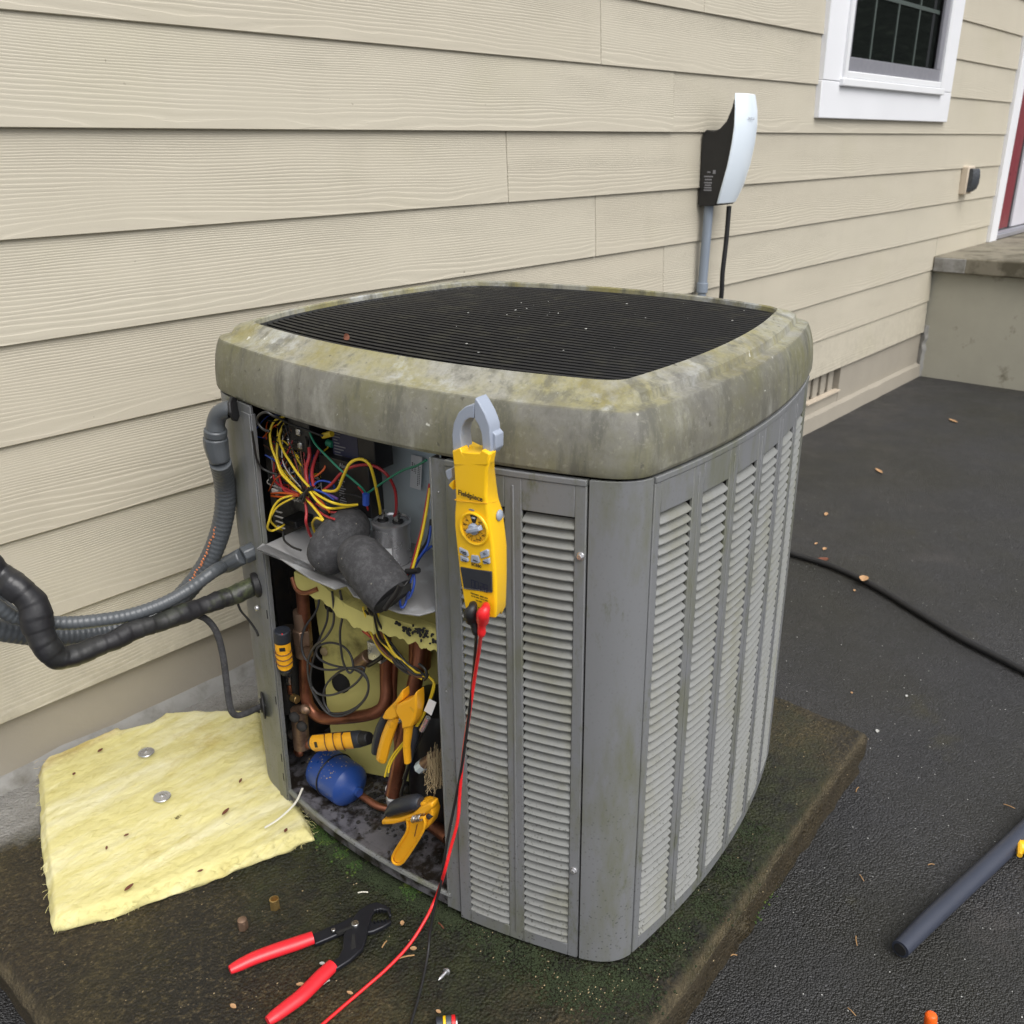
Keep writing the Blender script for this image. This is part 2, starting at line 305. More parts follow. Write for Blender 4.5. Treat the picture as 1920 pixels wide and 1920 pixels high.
# ---------------------------------------------------------------- mesh helpers
def V(p): return Vector(p)
class MB:
    def __init__(s): s.v = []; s.f = []
    def add(s, vs, fs, mat=None):
        o = len(s.v); s.v += [tuple(mat @ Vector(p)) if mat else tuple(p) for p in vs]; s.f += [tuple(i+o for i in f) for f in fs]; return s
    def box(s, c, d, mat=None):
        x, y, z = c; a, b, e = d[0]/2, d[1]/2, d[2]/2
        vs = [(x+i*a, y+j*b, z+k*e) for i in (-1, 1) for j in (-1, 1) for k in (-1, 1)]
        return s.add(vs, [(0, 1, 3, 2), (4, 6, 7, 5), (0, 4, 5, 1), (2, 3, 7, 6), (0, 2, 6, 4), (1, 5, 7, 3)], mat)
    def span(s, a, b, mat=None): return s.box([(a[i]+b[i])/2 for i in range(3)], [abs(b[i]-a[i]) for i in range(3)], mat)
    def tube(s, pts, r, n=8, cap=True, sub=5, mat=None, flat=1.0, flat_up=None):
        pts = [Vector(p) for p in pts]; rs = r if isinstance(r, (list, tuple)) else [r]*len(pts)
        P, Q = [], []
        if sub > 1 and len(pts) > 2:
            for i in range(len(pts)-1):
                p0, p1, p2, p3 = pts[max(i-1, 0)], pts[i], pts[i+1], pts[min(i+2, len(pts)-1)]
                for k in range(sub):
                    t = k/sub
                    P.append(.5*((2*p1)+(p2-p0)*t+(2*p0-5*p1+4*p2-p3)*t*t+(3*p1-p0-3*p2+p3)*t**3)); Q.append(rs[i]*(1-t)+rs[i+1]*t)
            P.append(pts[-1]); Q.append(rs[-1])
        else: P, Q = pts, list(rs)
        vs, fs = [], []; up = None
        for i, p in enumerate(P):
            t = (P[min(i+1, len(P)-1)]-P[max(i-1, 0)])
            t = t.normalized() if t.length > 1e-9 else Vector((0, 0, 1))
            if flat_up is not None: up = Vector(flat_up)
            elif up is None: up = Vector((0, 0, 1)) if abs(t.z) < .9 else Vector((1, 0, 0))
            x = up.cross(t)
            if x.length < 1e-6: x = Vector((1, 0, 0)).cross(t)
            x.normalize(); y = t.cross(x); up = y
            for k in range(n):
                a = 2*math.pi*k/n; vs.append(p+Q[i]*(math.cos(a)*x+math.sin(a)*y*flat))
        L = len(P)
        for i in range(L-1):
            for k in range(n):
                k2 = (k+1) % n; fs.append((i*n+k, i*n+k2, (i+1)*n+k2, (i+1)*n+k))
        if cap: fs.append(tuple(range(n-1, -1, -1))); fs.append(tuple((L-1)*n+k for k in range(n)))
        return s.add(vs, fs, mat)
    def prism(s, poly, ax, h0, h1, mat=None):
        """poly: list of 2-D points; ax: matrix-like triple of vectors (e1, e2, normal, origin)"""
        e1, e2, nn, o = [Vector(q) for q in ax]; n = len(poly)
        vs = [o+e1*a+e2*b+nn*h0 for a, b in poly]+[o+e1*a+e2*b+nn*h1 for a, b in poly]
        return s.add(vs, [tuple(range(n-1, -1, -1)), tuple(range(n, 2*n))]+[(i, (i+1) % n, n+(i+1) % n, n+i) for i in range(n)], mat)
    def loft(s, rings, closed=True, caps=True, mat=None):
        n = len(rings[0]); vs = [p for r in rings for p in r]; fs = []
        for i in range(len(rings)-1):
            for k in range(n if closed else n-1):
                k2 = (k+1) % n; fs.append((i*n+k, i*n+k2, (i+1)*n+k2, (i+1)*n+k))
        if caps: fs.append(tuple(range(n-1, -1, -1))); fs.append(tuple((len(rings)-1)*n+k for k in range(n)))
        return s.add(vs, fs, mat)
    def ball(s, c, r, seg=10, rings=6, mat=None):
        r = r if isinstance(r, (tuple, list)) else (r, r, r); vs = [(c[0], c[1], c[2]+r[2])]; fs = []
        for i in range(1, rings):
            t = math.pi*i/rings
            for k in range(seg):
                a = 2*math.pi*k/seg; vs.append((c[0]+r[0]*math.sin(t)*math.cos(a), c[1]+r[1]*math.sin(t)*math.sin(a), c[2]+r[2]*math.cos(t)))
        vs.append((c[0], c[1], c[2]-r[2])); e = len(vs)-1
        for k in range(seg):
            k2 = (k+1) % seg; fs.append((0, 1+k, 1+k2)); fs.append((e, e-seg+k2, e-seg+k))
            for i in range(rings-2): fs.append((1+i*seg+k, 1+(i+1)*seg+k, 1+(i+1)*seg+k2, 1+i*seg+k2))
        return s.add(vs, fs, mat)
    def mesh(s, name):
        me = bpy.data.meshes.new(name); me.from_pydata(s.v, [], s.f)
        bm = bmesh.new(); bm.from_mesh(me); bmesh.ops.recalc_face_normals(bm, faces=bm.faces); bm.to_mesh(me); bm.free()
        return me
    def build(s, name, mat, parent=None, smooth=True, bevel=0, seg=2, loc=None, ang=40):
        return put(name, s.mesh(name), mat, parent, smooth, bevel, seg, loc, ang)
def put(name, me, mat, parent=None, smooth=True, bevel=0, seg=2, loc=None, ang=40):
    if not me.materials: me.materials.append(M[mat])
    if smooth:
        for p in me.polygons: p.use_smooth = True
        me.set_sharp_from_angle(angle=R(ang))
    o = bpy.data.objects.new(name, me); S.collection.objects.link(o)
    if parent: o.parent = parent
    if loc is not None: o.location = loc
    if bevel:
        b = o.modifiers.new('Bevel', 'BEVEL'); b.width = bevel; b.segments = seg; b.limit_method = 'ANGLE'; b.angle_limit = R(35)
    return o
def tag(o, label, cat, group=None, kind=None):
    if label: o['label'] = label
    if cat: o['category'] = cat
    if group: o['group'] = group
    if kind: o['kind'] = kind
    return o
def thing(name, label, cat, loc=(0, 0, 0), mat=None, group=None):
    o = bpy.data.objects.new(name, None); S.collection.objects.link(o); o.empty_display_size = .1
    if mat is not None: o.matrix_world = mat
    else: o.location = loc
    return tag(o, label, cat, group)
def structure(o): o['kind'] = 'structure'; return o
def text_mesh(txt, size, mat=None, depth=.0002, align='CENTER'):
    cu = bpy.data.curves.new('lettering', 'FONT'); cu.body = txt; cu.size = size; cu.extrude = depth; cu.align_x = align; cu.align_y = 'CENTER'; cu.resolution_u = 3; cu.offset = size*.018 if size > .005 else 0
    ob = bpy.data.objects.new('lettering', cu); S.collection.objects.link(ob)
    dg = bpy.context.evaluated_depsgraph_get(); dg.update()
    me = bpy.data.meshes.new_from_object(ob.evaluated_get(dg)); me.name = 'lettering'
    bpy.data.objects.remove(ob); bpy.data.curves.remove(cu); me.materials.clear()
    if mat: me.transform(mat)
    return me
# ---------------------------------------------------------------- ground
g = MB(); n = 40
for i in range(n+1):
    for j in range(n+1):
        g.v.append((-110+260*(i/n), -150+300*(j/n), -.262))
for i in range(n):
    for j in range(n): a = i*(n+1)+j; g.f.append((a, a+n+1, a+n+2, a+1))
structure(g.build('asphalt_ground', 'asphalt'))
# concrete pad with worn, rounded edges
PADC = [(.255, .005), (.255, -1.30), (1.752, -1.223), (1.772, .005)]     # back-left, front-left, front-right, back-right
def pad_xy(u, v):
    a, b, c, d = [Vector(q) for q in PADC]
    return (a*(1-v)+b*v)*(1-u)+(d*(1-v)+c*v)*u
nu, nv = 170, 150; g = MB(); top = {}
for i in range(nu+1):
    for j in range(nv+1):
        # denser rows near the outer edges
        u = i/nu; v = j/nv; u = u-.045*math.sin(2*math.pi*u)*1.6; v = v-.045*math.sin(2*math.pi*v)*1.6
        p = pad_xy(u, v); e = min(u*1.5, (1-u)*1.5, (1-v)*1.3)
        nn = noise.noise((p.x*9, p.y*9, 0)); n2 = noise.noise((p.x*40, p.y*40, 3))
        w = .022+.014*noise.noise((p.x*6, p.y*6, 5))
        z = -.15+.0015*nn+.0012*n2
        if e < w: z -= .020*(1-e/w)**2
        top[i, j] = len(g.v); g.v.append((p.x+.004*n2, p.y+.004*nn, z))
for i in range(nu):
    for j in range(nv): g.f.append((top[i, j], top[i, j+1], top[i+1, j+1], top[i+1, j]))
rim = [top[0, j] for j in range(nv+1)]+[top[i, nv] for i in range(1, nu+1)]+[top[nu, j] for j in range(nv-1, -1, -1)]
prev = rim
for k in range(1, 7):
    cur = []
    for q in rim:
        x, y, z = g.v[q]; dx, dy = x-1.0, y+.6; L = math.hypot(dx, dy)
        off = .010*noise.noise((x*11, y*11, k*1.3))+.006*noise.noise((x*34, y*34, k*2.0))-.002*k
        cur.append(len(g.v)); g.v.append((x+dx/L*off, y+dy/L*off, z-.024*k))
    for a in range(len(rim)-1): g.f.append((prev[a], cur[a], cur[a+1], prev[a+1]))
    prev = cur
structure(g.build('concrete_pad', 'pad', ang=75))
# ---------------------------------------------------------------- house wall
E_ = .178
house = thing('house', 'beige house with cedar grain lap siding, white window and red door', 'house')
MB().span((-1.7, .012, .03), (6.53, .12, 3.0)).span((6.54, .012, 2.65), (9.0, .12, 3.0)).build('wall_sheathing', 'darkint', house)
def board(x0, x1, nrow, jut=0):
    z0 = (8-nrow)*E_
    b = MB(); L = x1-x0; ns = max(2, int(L/.25)); rings = []
    for i in range(ns+1):
        x = L*i/ns; wob = .0012*noise.noise(((x0+x)*1.3, nrow*3.1, 0)); sag = .0012*noise.noise(((x0+x)*.9, nrow*2.1, 4))
        rings.append([(x, -.017+wob-jut, sag), (x, -.0075+wob-jut*.4, .206), (x, -.0002, .206), (x, -.008+wob-jut, sag)])
    b.loft(rings); o = b.build('siding_board', 'siding', house, smooth=False, bevel=.0012, seg=1, loc=(x0, 0, z0)); return o
G_ = .0012
joints = {1: [[(2.3508, 0.0000, 1.3300)][0][0]], 2: [[(2.7507, 0.0000, 1.1203)][0][0]], 3: [[(1.9472, 0.0000, 0.9726)][0][0]], 4: [[(2.3481, 0.0000, 0.7917)][0][0]], 5: [[(2.7444, 0.0000, 0.6335)][0][0]],
          0: [2.9], -1: [1.1], -2: [3.2], -3: [1.9], 6: [.2], 7: [2.4], 8: [1.6]}
for nrow in range(8, -9, -1):
    z0 = (8-nrow)*E_; z1 = z0+E_
    if z0 < .34: ends = [(-1.65, 5.585)]
    elif z0 < .36: ends = [(-1.65, 5.575), (5.580, 6.528)]
    elif z0 < 1.2: ends = [(-1.65, 6.528)]
    elif z0 < 2.2: ends = [(-1.65, 3.815), (5.345, 6.528)]
    else: ends = [(-1.65, 8.9)]
    for a, b in ends:
        cuts = [a]+[q for q in joints.get(nrow, []) if a+.3 < q < b-.3]+[b]
        for i in range(len(cuts)-1):
            board(cuts[i]+(G_ if i else 0), cuts[i+1]-(G_ if i < len(cuts)-2 else 0), nrow, .0035 if (nrow == 2 and i == 0 and a < 0) else 0)
# foundation with a recessed vent
f = MB(); f.span((-1.7, 0.0, -.30), (4.07, .06, .03)).span((4.45, 0.0, -.30), (5.62, .06, .03)).span((4.07, 0.002, -.30), (4.45, .06, -.125)).span((4.07, .0585, -.125), (4.45, .10, .03))
f.build('foundation', 'found', house, smooth=False)
fb = MB()
rings = []
for i in range(41):
    x = 1.75+(5.6-1.75)*i/40; w = .004*noise.noise((x*9, 1, 0))
    rings.append([(x, .001, -.30), (x, -.030+w, -.30), (x, -.024+w, -.192+w), (x, .001, -.183)])
fb.loft(rings); fb.build('footing_ledge', 'found', house, ang=30)
fb = MB(); rings = []
for i in range(61):
    x = -1.6+3.4*i/60; w = .006*noise.noise((x*14, 2, 0)); h = .010*noise.noise((x*8, 5, 0))
    rings.append([(x, .001, -.152), (x, -.020+w, -.152), (x, -.008+w*.5, -.128+h), (x, .001, -.118+h)])
fb.loft(rings); fb.build('joint_sealant', 'sealant', house)
for i in range(4):
    MB().span((4.095+.088*i, .018, -.123), (4.150+.088*i, .030, .02)).build('vent_slat', 'found', house, bevel=.003)
MB().span((4.072, -.012, -.128), (4.448, .02, -.120)).build('vent_sill', 'beigepl', house, smooth=False)
# ---------------------------------------------------------------- window
WX0, WX1, WZ0, WZ1 = 3.80, 5.355, 1.124, 2.24
win = thing('window', 'white framed window with grey insect screen near the red door', 'window', (WX0, 0, WZ0))
def wp(x, y, z): return (x-WX0, y, z-WZ0)
def wbox(name, a, b, mat, bev=.003, par=None): return MB().span(wp(*a), wp(*b)).build(name, mat, par or win, bevel=bev)
jw = .185
wbox('bottom_trim', (WX0, -.034, WZ0), (WX1, -.004, 1.262), 'white')
wbox('side_trim', (WX0+.003, -.034, 1.2635), (WX0+jw, -.004, WZ1-.14), 'white')
wbox('side_trim', (WX1-jw, -.034, 1.2635), (WX1-.003, -.004, WZ1-.14), 'white')
wbox('head_trim', (WX0, -.034, WZ1-.1385), (WX1, -.004, WZ1), 'white')
fx0, fx1, fz0, fz1 = WX0+jw-.01, WX1-jw+.01, 1.258, WZ1-.135
wbox('sill_nosing', (fx0-.012, -.052, fz0-.012), (fx1+.012, -.030, fz0+.018), 'vinyl', .004)
for a, b in (((fx0, -.046, fz0+.018), (fx0+.036, .02, fz1)), ((fx1-.036, -.046, fz0+.018), (fx1, .02, fz1)), ((fx0+.036, -.046, fz0+.0185), (fx1-.036, .02, fz0+.046))):
    wbox('vinyl_frame', a, b, 'vinyl', .004)
sx0, sx1, sz0 = fx0+.038, fx1-.038, fz0+.048
wbox('screen_frame', (sx0, -.034, sz0), (sx1, -.020, sz0+.052), 'screen', .002)
wbox('screen_frame', (sx0, -.034, sz0+.0525), (sx0+.034, -.020, fz1), 'screen', .002)
wbox('screen_frame', (sx1-.060, -.034, sz0+.0525), (sx1, -.020, fz1), 'screen', .002)
wbox('pane', (sx0+.02, -.006, sz0+.02), (sx1-.02, .004, fz1), 'glass', 0)
gx0, gx1 = sx0+.034, sx1-.060
for i in range(1, 4): wbox('muntin', (gx0+(gx1-gx0)*i/4-.007, -.0095, sz0+.05), (gx0+(gx1-gx0)*i/4+.007, -.0065, fz1), 'muntin', 0)
for zz in (1.605, 1.92): wbox('muntin', (gx0, -.010, zz-.008), (gx1, -.0062, zz+.008), 'muntin', 0)
# ---------------------------------------------------------------- porch and door
porch = thing('porch', 'stained concrete porch with overhanging slab below the red door', 'porch', (5.6, 0, -.262))
pm = MB()
rings = []
for i in range(25):
    y = -1.9*i/24; w = .004*noise.noise((y*6, 0, 0))
    rings.append([(.0+w, y, -.05), (.0+w*.5, y, .30), (.0, y, .606), (3.2, y, .606), (3.2, y, -.05)])
pm.loft(rings); pm.build('porch_wall', 'porchwall', porch, ang=30)
MB().span((-.050, -1.98, .608), (3.2, -.002, .693)).build('porch_slab', 'porchtop', porch, bevel=.008)
MB().span((-.054, -.19, .612), (-.045, -.022, .688)).build('patched_corner', 'sealant', porch, bevel=.003)
cr = MB(); cr.loft([[(-.012+.006*noise.noise((z*30, 1, 0)), -.002, z), (-.020+.006*noise.noise((z*30, 2, 0)), -.022+.010*noise.noise((z*24, 7, 0)), z), (.004, -.040+.014*noise.noise((z*28, 4, 0)), z), (.004, -.002, z)] for z in [.0+.30*i/24 for i in range(25)]])
cr.build('mortar_seam', 'sealant', porch)
DX = 6.53
door = thing('entry_door', 'red entry door in a white casing, cut by the right edge', 'door', (DX, 0, .432))
MB().span((0, -.034, 0), (.145, -.002, 2.2)).build('casing', 'white', door, bevel=.003)
MB().span((.146, .005, .0), (.150, .10, 2.2)).build('jamb', 'white', door, smooth=False)
MB().span((.151, .030, .050), (.60, .06, 2.2)).build('red_stile', 'red', door, bevel=.004)
MB().span((.34, .022, .40), (.40, .031, 2.1)).build('stile_moulding', 'red', door, bevel=.003)
MB().span((.601, .034, .045), (.655, .058, 2.2)).build('weather_seal', 'rubber', door, smooth=False)
MB().span((.656, .020, .05), (1.75, .055, 2.2)).build('door_panel', 'storm', door, bevel=.004)
MB().span((.150, -.03, .004), (1.75, .028, .034)).build('threshold', 'alu', door, bevel=.004)
for y in (-.016, .010): MB().span((.152, y-.007, .034), (1.75, y+.007, .044)).build('threshold_ridge', 'alu', door, bevel=.003)
# ---------------------------------------------------------------- charger on the wall
ch = thing('wall_charger', 'white and black electric vehicle charger mounted on the siding', 'charger', (3.0, 0, .84))
# side profile (y outwards, z) of the curved face, from the bottom tip to the top tip
CW = .155
prof = [(-.098, .0), (-.118, .055), (-.136, .125), (-.146, .19), (-.150, .245), (-.147, .295), (-.138, .345)]
fr = MB(); rings = []
for k, (y, z) in enumerate(prof):
    w = CW*(.80 if k == 0 else .93+.07*math.sin(k/6*math.pi)) if k < 6 else CW*.86
    rings.append([(-w/2+w*t, y-.012*(1-(2*t-1)**2)+.004, z) for t in [i/10 for i in range(11)]]+[(w/2-w*t, y+.010, z) for t in [i/10 for i in range(11)]])
fr.loft(rings); fr.build('faceplate', 'glossw', ch, bevel=.003, ang=50)
bk = [(-.017, -.01), (-.086, -.006), (-.106, .05), (-.124, .12), (-.134, .19), (-.138, .25), (-.136, .30), (-.128, .335), (-.120, .30), (-.104, .262), (-.080, .238), (-.060, .232), (-.030, .236), (-.017, .225)]
MB().prism(bk, ((0, 1, 0), (0, 0, 1), (1, 0, 0), (0, 0, 0)), -CW*.41, CW*.41).build('back_box', 'blackpl', ch, bevel=.004, ang=30)
lb = MB(); tm = Matrix(((0, 0, -1, -CW*.41-.0006), (-1, 0, 0, -.052), (0, 1, 0, .085), (0, 0, 0, 1)))
for r_, (zc, ww) in enumerate(((.102, .012), (.088, .034), (.078, .026), (.068, .030), (.060, .024), (.052, .028), (.044, .030))):
    lb.span((-CW*.41-.0008, -.052-ww/2, zc-.0022), (-CW*.41-.0002, -.052+ww/2, zc+.0022))
lb.span((-CW*.41-.0008, -.078, .097), (-CW*.41-.0002, -.068, .109))
lb.build('rating_label', 'greyink', ch, smooth=False)
tl = text_mesh('T E S L A', .011, Matrix(((1, 0, 0, 0), (0, 0, -1, -.161), (0, 1, 0, .268), (0, 0, 0, 1))))
put('lettering', tl, 'screen', ch, smooth=False)
MB().tube([(.035, -.085, -.012), (.035, -.084, -.13), (.030, -.082, -.24), (.036, -.080, -.34), (.030, -.06, -.46), (.020, -.05, -.66)], .0085, 10).build('charging_cable', 'rubber', ch)
cd = thing('wall_conduit', 'grey conduit running down from the electric vehicle charger', 'conduit', (2.965, -.045, .84))
MB().tube([(0, 0, 0), (-.004, 0, -.15), (-.008, 0, -.285)], .0165, 14).build('pipe', 'bluegrey', cd)
MB().tube([(-.008, 0, -.270), (-.008, 0, -.305)], .0205, 14).build('coupling', 'bluegrey', cd, bevel=.002)
MB().tube([(-.008, 0, -.300), (-.008, 0, -.95)], .0155, 12).build('lower_pipe', 'bluegrey', cd)
# outdoor outlet
ou = thing('outdoor_outlet', 'outdoor outlet with dark bubble cover on beige base by the door', 'outlet', (5.86, 0, .80))
MB().span((-.058, -.050, -.050), (.058, -.010, .100)).build('outlet_base', 'beigepl', ou, bevel=.006)
MB().loft([[(-.045+.09*t, -.0505-d*math.sin(math.pi*min(1, max(0, (t*.9+.05))))**.4, z) for t in [i/8 for i in range(9)]]+[(.045, -.0505, z), (-.045, -.0505, z)] for z, d in ((-.036, .018), (-.02, .038), (.01, .046), (.05, .046), (.08, .040), (.088, .034))]).build('bubble_cover', 'darkpl', ou, ang=35)
# ---------------------------------------------------------------- air conditioner
HX, HY, C1, C2, R1, R2 = 0.4022, 0.4452, 0.3457, 0.2986, 1.2362, 1.3117
ACM = Matrix(((0.993108, -0.115576, -0.019445), (0.115285, 0.993212, -0.015456), (0.021099, 0.013108, 0.999691))).to_4x4(); ACM.translation = (1.1684, -0.7325, -0.1200)
ac = thing('air_conditioner', 'large grey louvred outdoor air conditioner with its service bay open', 'air conditioner', mat=ACM)
SD = [(HX, C1, R1), (HY, C2, R2), (HX, C1, R1), (HY, C2, R2)]
TAPER = .030            # the cabinet narrows slightly towards its cap
def tp(p, z): f = 1-TAPER*z; return (p.x*f, p.y*f, z)
def spt(i, s, d=0, z=0):
    h, c, Rb = SD[i]; off = h-d-s*s/(2*Rb); x, y = -off, -s
    for _ in range(i): x, y = -y, x
    f = 1-TAPER*z; return (x*f, y*f, z)
def corner(i, d=0, kc=0, k=.36, m=10):
    h, c, Rb = SD[i]; h2, c2, Rb2 = SD[(i+1) % 4]; c -= kc; c2 -= kc
    def T(j, cc, rb, sg):
        x, y = sg*cc/rb, -1.0
        for _ in range(j): x, y = -y, x
        return Vector((x, y, 0)).normalized()
    e, f = Vector(spt(i, c, d)), Vector(spt((i+1) % 4, -c2, d)); t0, t1 = T(i, c, Rb, 1), T((i+1) % 4, c2, Rb2, -1)
    L = (f-e).length*k; out = []
    for q in range(1, m+1):
        u = q/(m+1); out.append((1-u)**3*e+3*(1-u)**2*u*(e+t0*L)+3*(1-u)*u*u*(f-t1*L)+u**3*f)
    return out
def outl(d, z, kc=0, n=24, m=10, k=.36, zf=None):
    P = []; tags = []
    for i in range(4):
        c = SD[i][1]-kc
        for q in range(n): P.append(Vector(spt(i, -c+2*c*q/(n-1), d))); tags.append(float(i))
        for q, v in enumerate(corner(i, d, kc, k, m)): P.append(v); tags.append(i+(q+1)/(m+1))
    for v, t in zip(P, tags): v.z = z+(zf(t) if zf else 0)
    return P
def warp(P, kc):
    a = min(1, kc/.038)
    for v in P:
        t = max(0.0, min(1.0, (v.x/.33+v.y/.37-.35)/1.4))**1.3
        v.x *= 1-.15*a*t; v.y *= 1-.18*a*t; v.z -= .002*a*t
    return P
def ledge(t):
    t = t % 4; a = max(0, 1-abs(t-1)*1.9) if t < 1 else (1 if t <= 3 else max(0, 1-(t-3)*1.9)); return a
st = [(.022, .794, 0, 0), (.0100, .7895, 0, 0), (.0082, .794, 0, 0), (.0084, .808, 0, 0), (.0098, .824, 0, 0), (.0128, .842, 0, 0), (.0172, .857, 0, 0), (.0238, .8708, .001, 0),
      (.0390, .8750, .011, -.0026), (.0412, .8758, .013, -.0026), (.0450, .8785, .016, .0062), (.051, .8812, .02, .0068), (.063, .8880, .031, .0032), (.0715, .8940, .037, 0), (.0745, .8950, .038, 0), (.0765, .8925, .038, 0), (.0775, .874, .038, 0)]
MB().loft([warp(outl(d, z, kc, zf=(lambda t, a=a: a*ledge(t))), kc) for d, z, kc, a in st], caps=False).build('top_cover', 'cover', ac, ang=22)
# fan grille: bowed blades
hole = warp(outl(.0785, 0, .038), .038)
def inside(x, y):
    r = False; n = len(hole)
    for i in range(n):
        a, b = hole[i], hole[(i+1) % n]
        if (a.y > y) != (b.y > y) and x < (b.x-a.x)*(y-a.y)/(b.y-a.y)+a.x: r = not r
    return r
dz = lambda x, y: .002*max(0.0, min(1.0, (x/.27+y/.30-.35)/1.4))**1.3
xi = -.310
while xi < .325:
    pts = []
    for q in range(121):
        y = -.40+.80*q/120; x = xi-(xi/.324)*(y*y/(2*R1))*.9
        if inside(x, y): pts.append((x, y))
    if len(pts) > 6:
        pp = [pts[int(round(k*(len(pts)-1)/18))] for k in range(19)]
        MB().loft([[(x-.0035, y, .884-dz(x, y)), (x+.0005, y, .8855-dz(x, y)), (x+.0045, y, .871-dz(x, y)), (x+.0015, y, .870-dz(x, y))] for x, y in pp]).build('grille_blade', 'grille', ac, ang=35)
    xi += .0158
gr = MB()
for y in (-.2, 0, .2):
    gr.tube([(x, y, .866) for x in (-.32, -.1, .1, .32)], .003, 6, sub=1)
gr.build('grille_support', 'grille', ac)
rg = MB(); hz = [Vector((p.x, p.y, .882-.002*max(0.0, min(1.0, (p.x/.27+p.y/.30-.35)/1.4))**1.3)) for p in warp(outl(.080, 0, .038), .038)]
rg.tube(hz+[hz[0]], .0045, 6, sub=1); rg.build('grille_rim', 'grille', ac)
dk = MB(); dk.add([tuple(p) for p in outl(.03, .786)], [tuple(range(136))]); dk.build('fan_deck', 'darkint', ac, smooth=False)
# debris specks on the grille
db = MB()
for _ in range(28):
    x, y = random.uniform(-.28, .3), random.uniform(-.33, .33)
    if random.random() < .45: x = random.gauss(0.05, .12); y = random.gauss(.05, .13)
    if inside(x, y):
        r = random.uniform(.0006, .0020); db.ball((x, y, .8855), (r*random.uniform(.7, 1.8), r, r*.4), 5, 3)
o = db.build('lichen_specks', 'chip', ac); o['kind'] = 'stuff'
# side panels
def strip(mb, i, s0, s1, z0, z1, t=.005, d=0, n=6, s0b=None):
    rings = []
    for z in (z0, z1):
        a = s0 if (z == z1 or s0b is None) else s0b
        ss = [a+(s1-a)*q/n for q in range(n+1)]
        rings.append([spt(i, s, d, z) for s in ss]+[spt(i, s, d+t, z) for s in reversed(ss)])
    mb.loft(rings); return mb
LZ0, NL, PITCH = .0135, 49, .01465
LTOP = LZ0+NL*PITCH
def louvre_panel(i, sa, sb, cols, label=None):
    p = bpy.data.objects.new('louvre_panel', None); S.collection.objects.link(p); p.parent = ac
    b = MB(); e = [sa]+[q for c in cols for q in c]+[sb]
    for k in range(0, len(e), 2): strip(b, i, e[k], e[k+1], -.012, .776, n=4)
    b2 = b
    for a, c in cols:
        strip(b2, i, a, c, -.012, LZ0-.002, n=4); strip(b2, i, a, c, LTOP+.001, .776, n=4)
    b.build('panel_frame', 'panel', p, bevel=.0012, seg=2)
    lip = MB(); strip(lip, i, sa, sb, .776, .7845, t=.010, d=-.0015, n=12); lip.build('panel_lip', 'panel', p, bevel=.0012)
    rib = MB()
    for k in range(1, len(cols)):
        c = (cols[k-1][1]+cols[k][0])/2; strip(rib, i, c-.0016, c+.0016, .004, .765, t=.002, d=-.0012, n=1)
    rib.build('pressed_rib', 'panel', p, bevel=.0009)
    return p
def louvre_mesh(i, a, c):
    b = MB(); n = 6; rings = []
    prof = [(-.0010, -.0010), (-.0013, .0004), (.0006, .0022), (.0060, .0062), (.0112, .0098), (.0116, .0090), (.0064, .0052), (.0010, .0012), (-.0002, -.0010)]
    for q in range(n+1):
        s = a+.0005+(c-a-.001)*q/n
        e = min(1.0, .35+.65*min(q, n-q)/1.0) if q in (0, n) else 1
        rings.append([spt(i, s, d if d > 0 else d*e+.001*(1-e), z) for d, z in prof])
    b.loft(rings); return b.mesh('louvre')
count = 0
left_cols = [(.1655, .2345), (.2585, .3295)]
front_cols = [(-.284+.0955*k, -.214+.0955*k) for k in range(6)]
lp = louvre_panel(0, .1465, C1-.0015, left_cols)
fp = louvre_panel(1, -C2+.0015, C2-.0015, front_cols)
for i, par, cols in ((0, lp, left_cols), (1, fp, front_cols[:4])):
    for a, c in cols:
        me = louvre_mesh(i, a, c)
        for k in range(NL):
            if k == 0: o = put('louvre', me, 'louvre', par, ang=28)
            else:
                o = bpy.data.objects.new('louvre', me); S.collection.objects.link(o); o.parent = par
            zl = LZ0+PITCH*k+random.uniform(-.0003, .0003); o.location = (0, 0, zl); o.scale = (1-TAPER*zl, 1-TAPER*zl, 1)
lb = MB()
for a, c in front_cols[4:]:
    me = louvre_mesh(1, a, c); vs = [tuple(v.co) for v in me.vertices]; fs = [tuple(p.vertices) for p in me.polygons]
    for k in range(NL): lb.add(vs, fs, Matrix.Translation((0, 0, LZ0+PITCH*k)) @ Matrix.Diagonal((1-TAPER*(LZ0+PITCH*k), 1-TAPER*(LZ0+PITCH*k), 1, 1)))
    bpy.data.meshes.remove(me)
lo = lb.build('louvre_bank', 'louvre', fp, ang=28); lo['kind'] = 'stuff'
b = MB(); strip(b, 2, -C1+.0015, C1-.0015, -.012, .776, n=16); b.build('side_panel', 'panel', ac, bevel=.0012)
b = MB(); strip(b, 3, -C2+.0015, C2-.0015, -.012, .776, n=16); b.build('rear_panel', 'panel', ac, bevel=.0012)
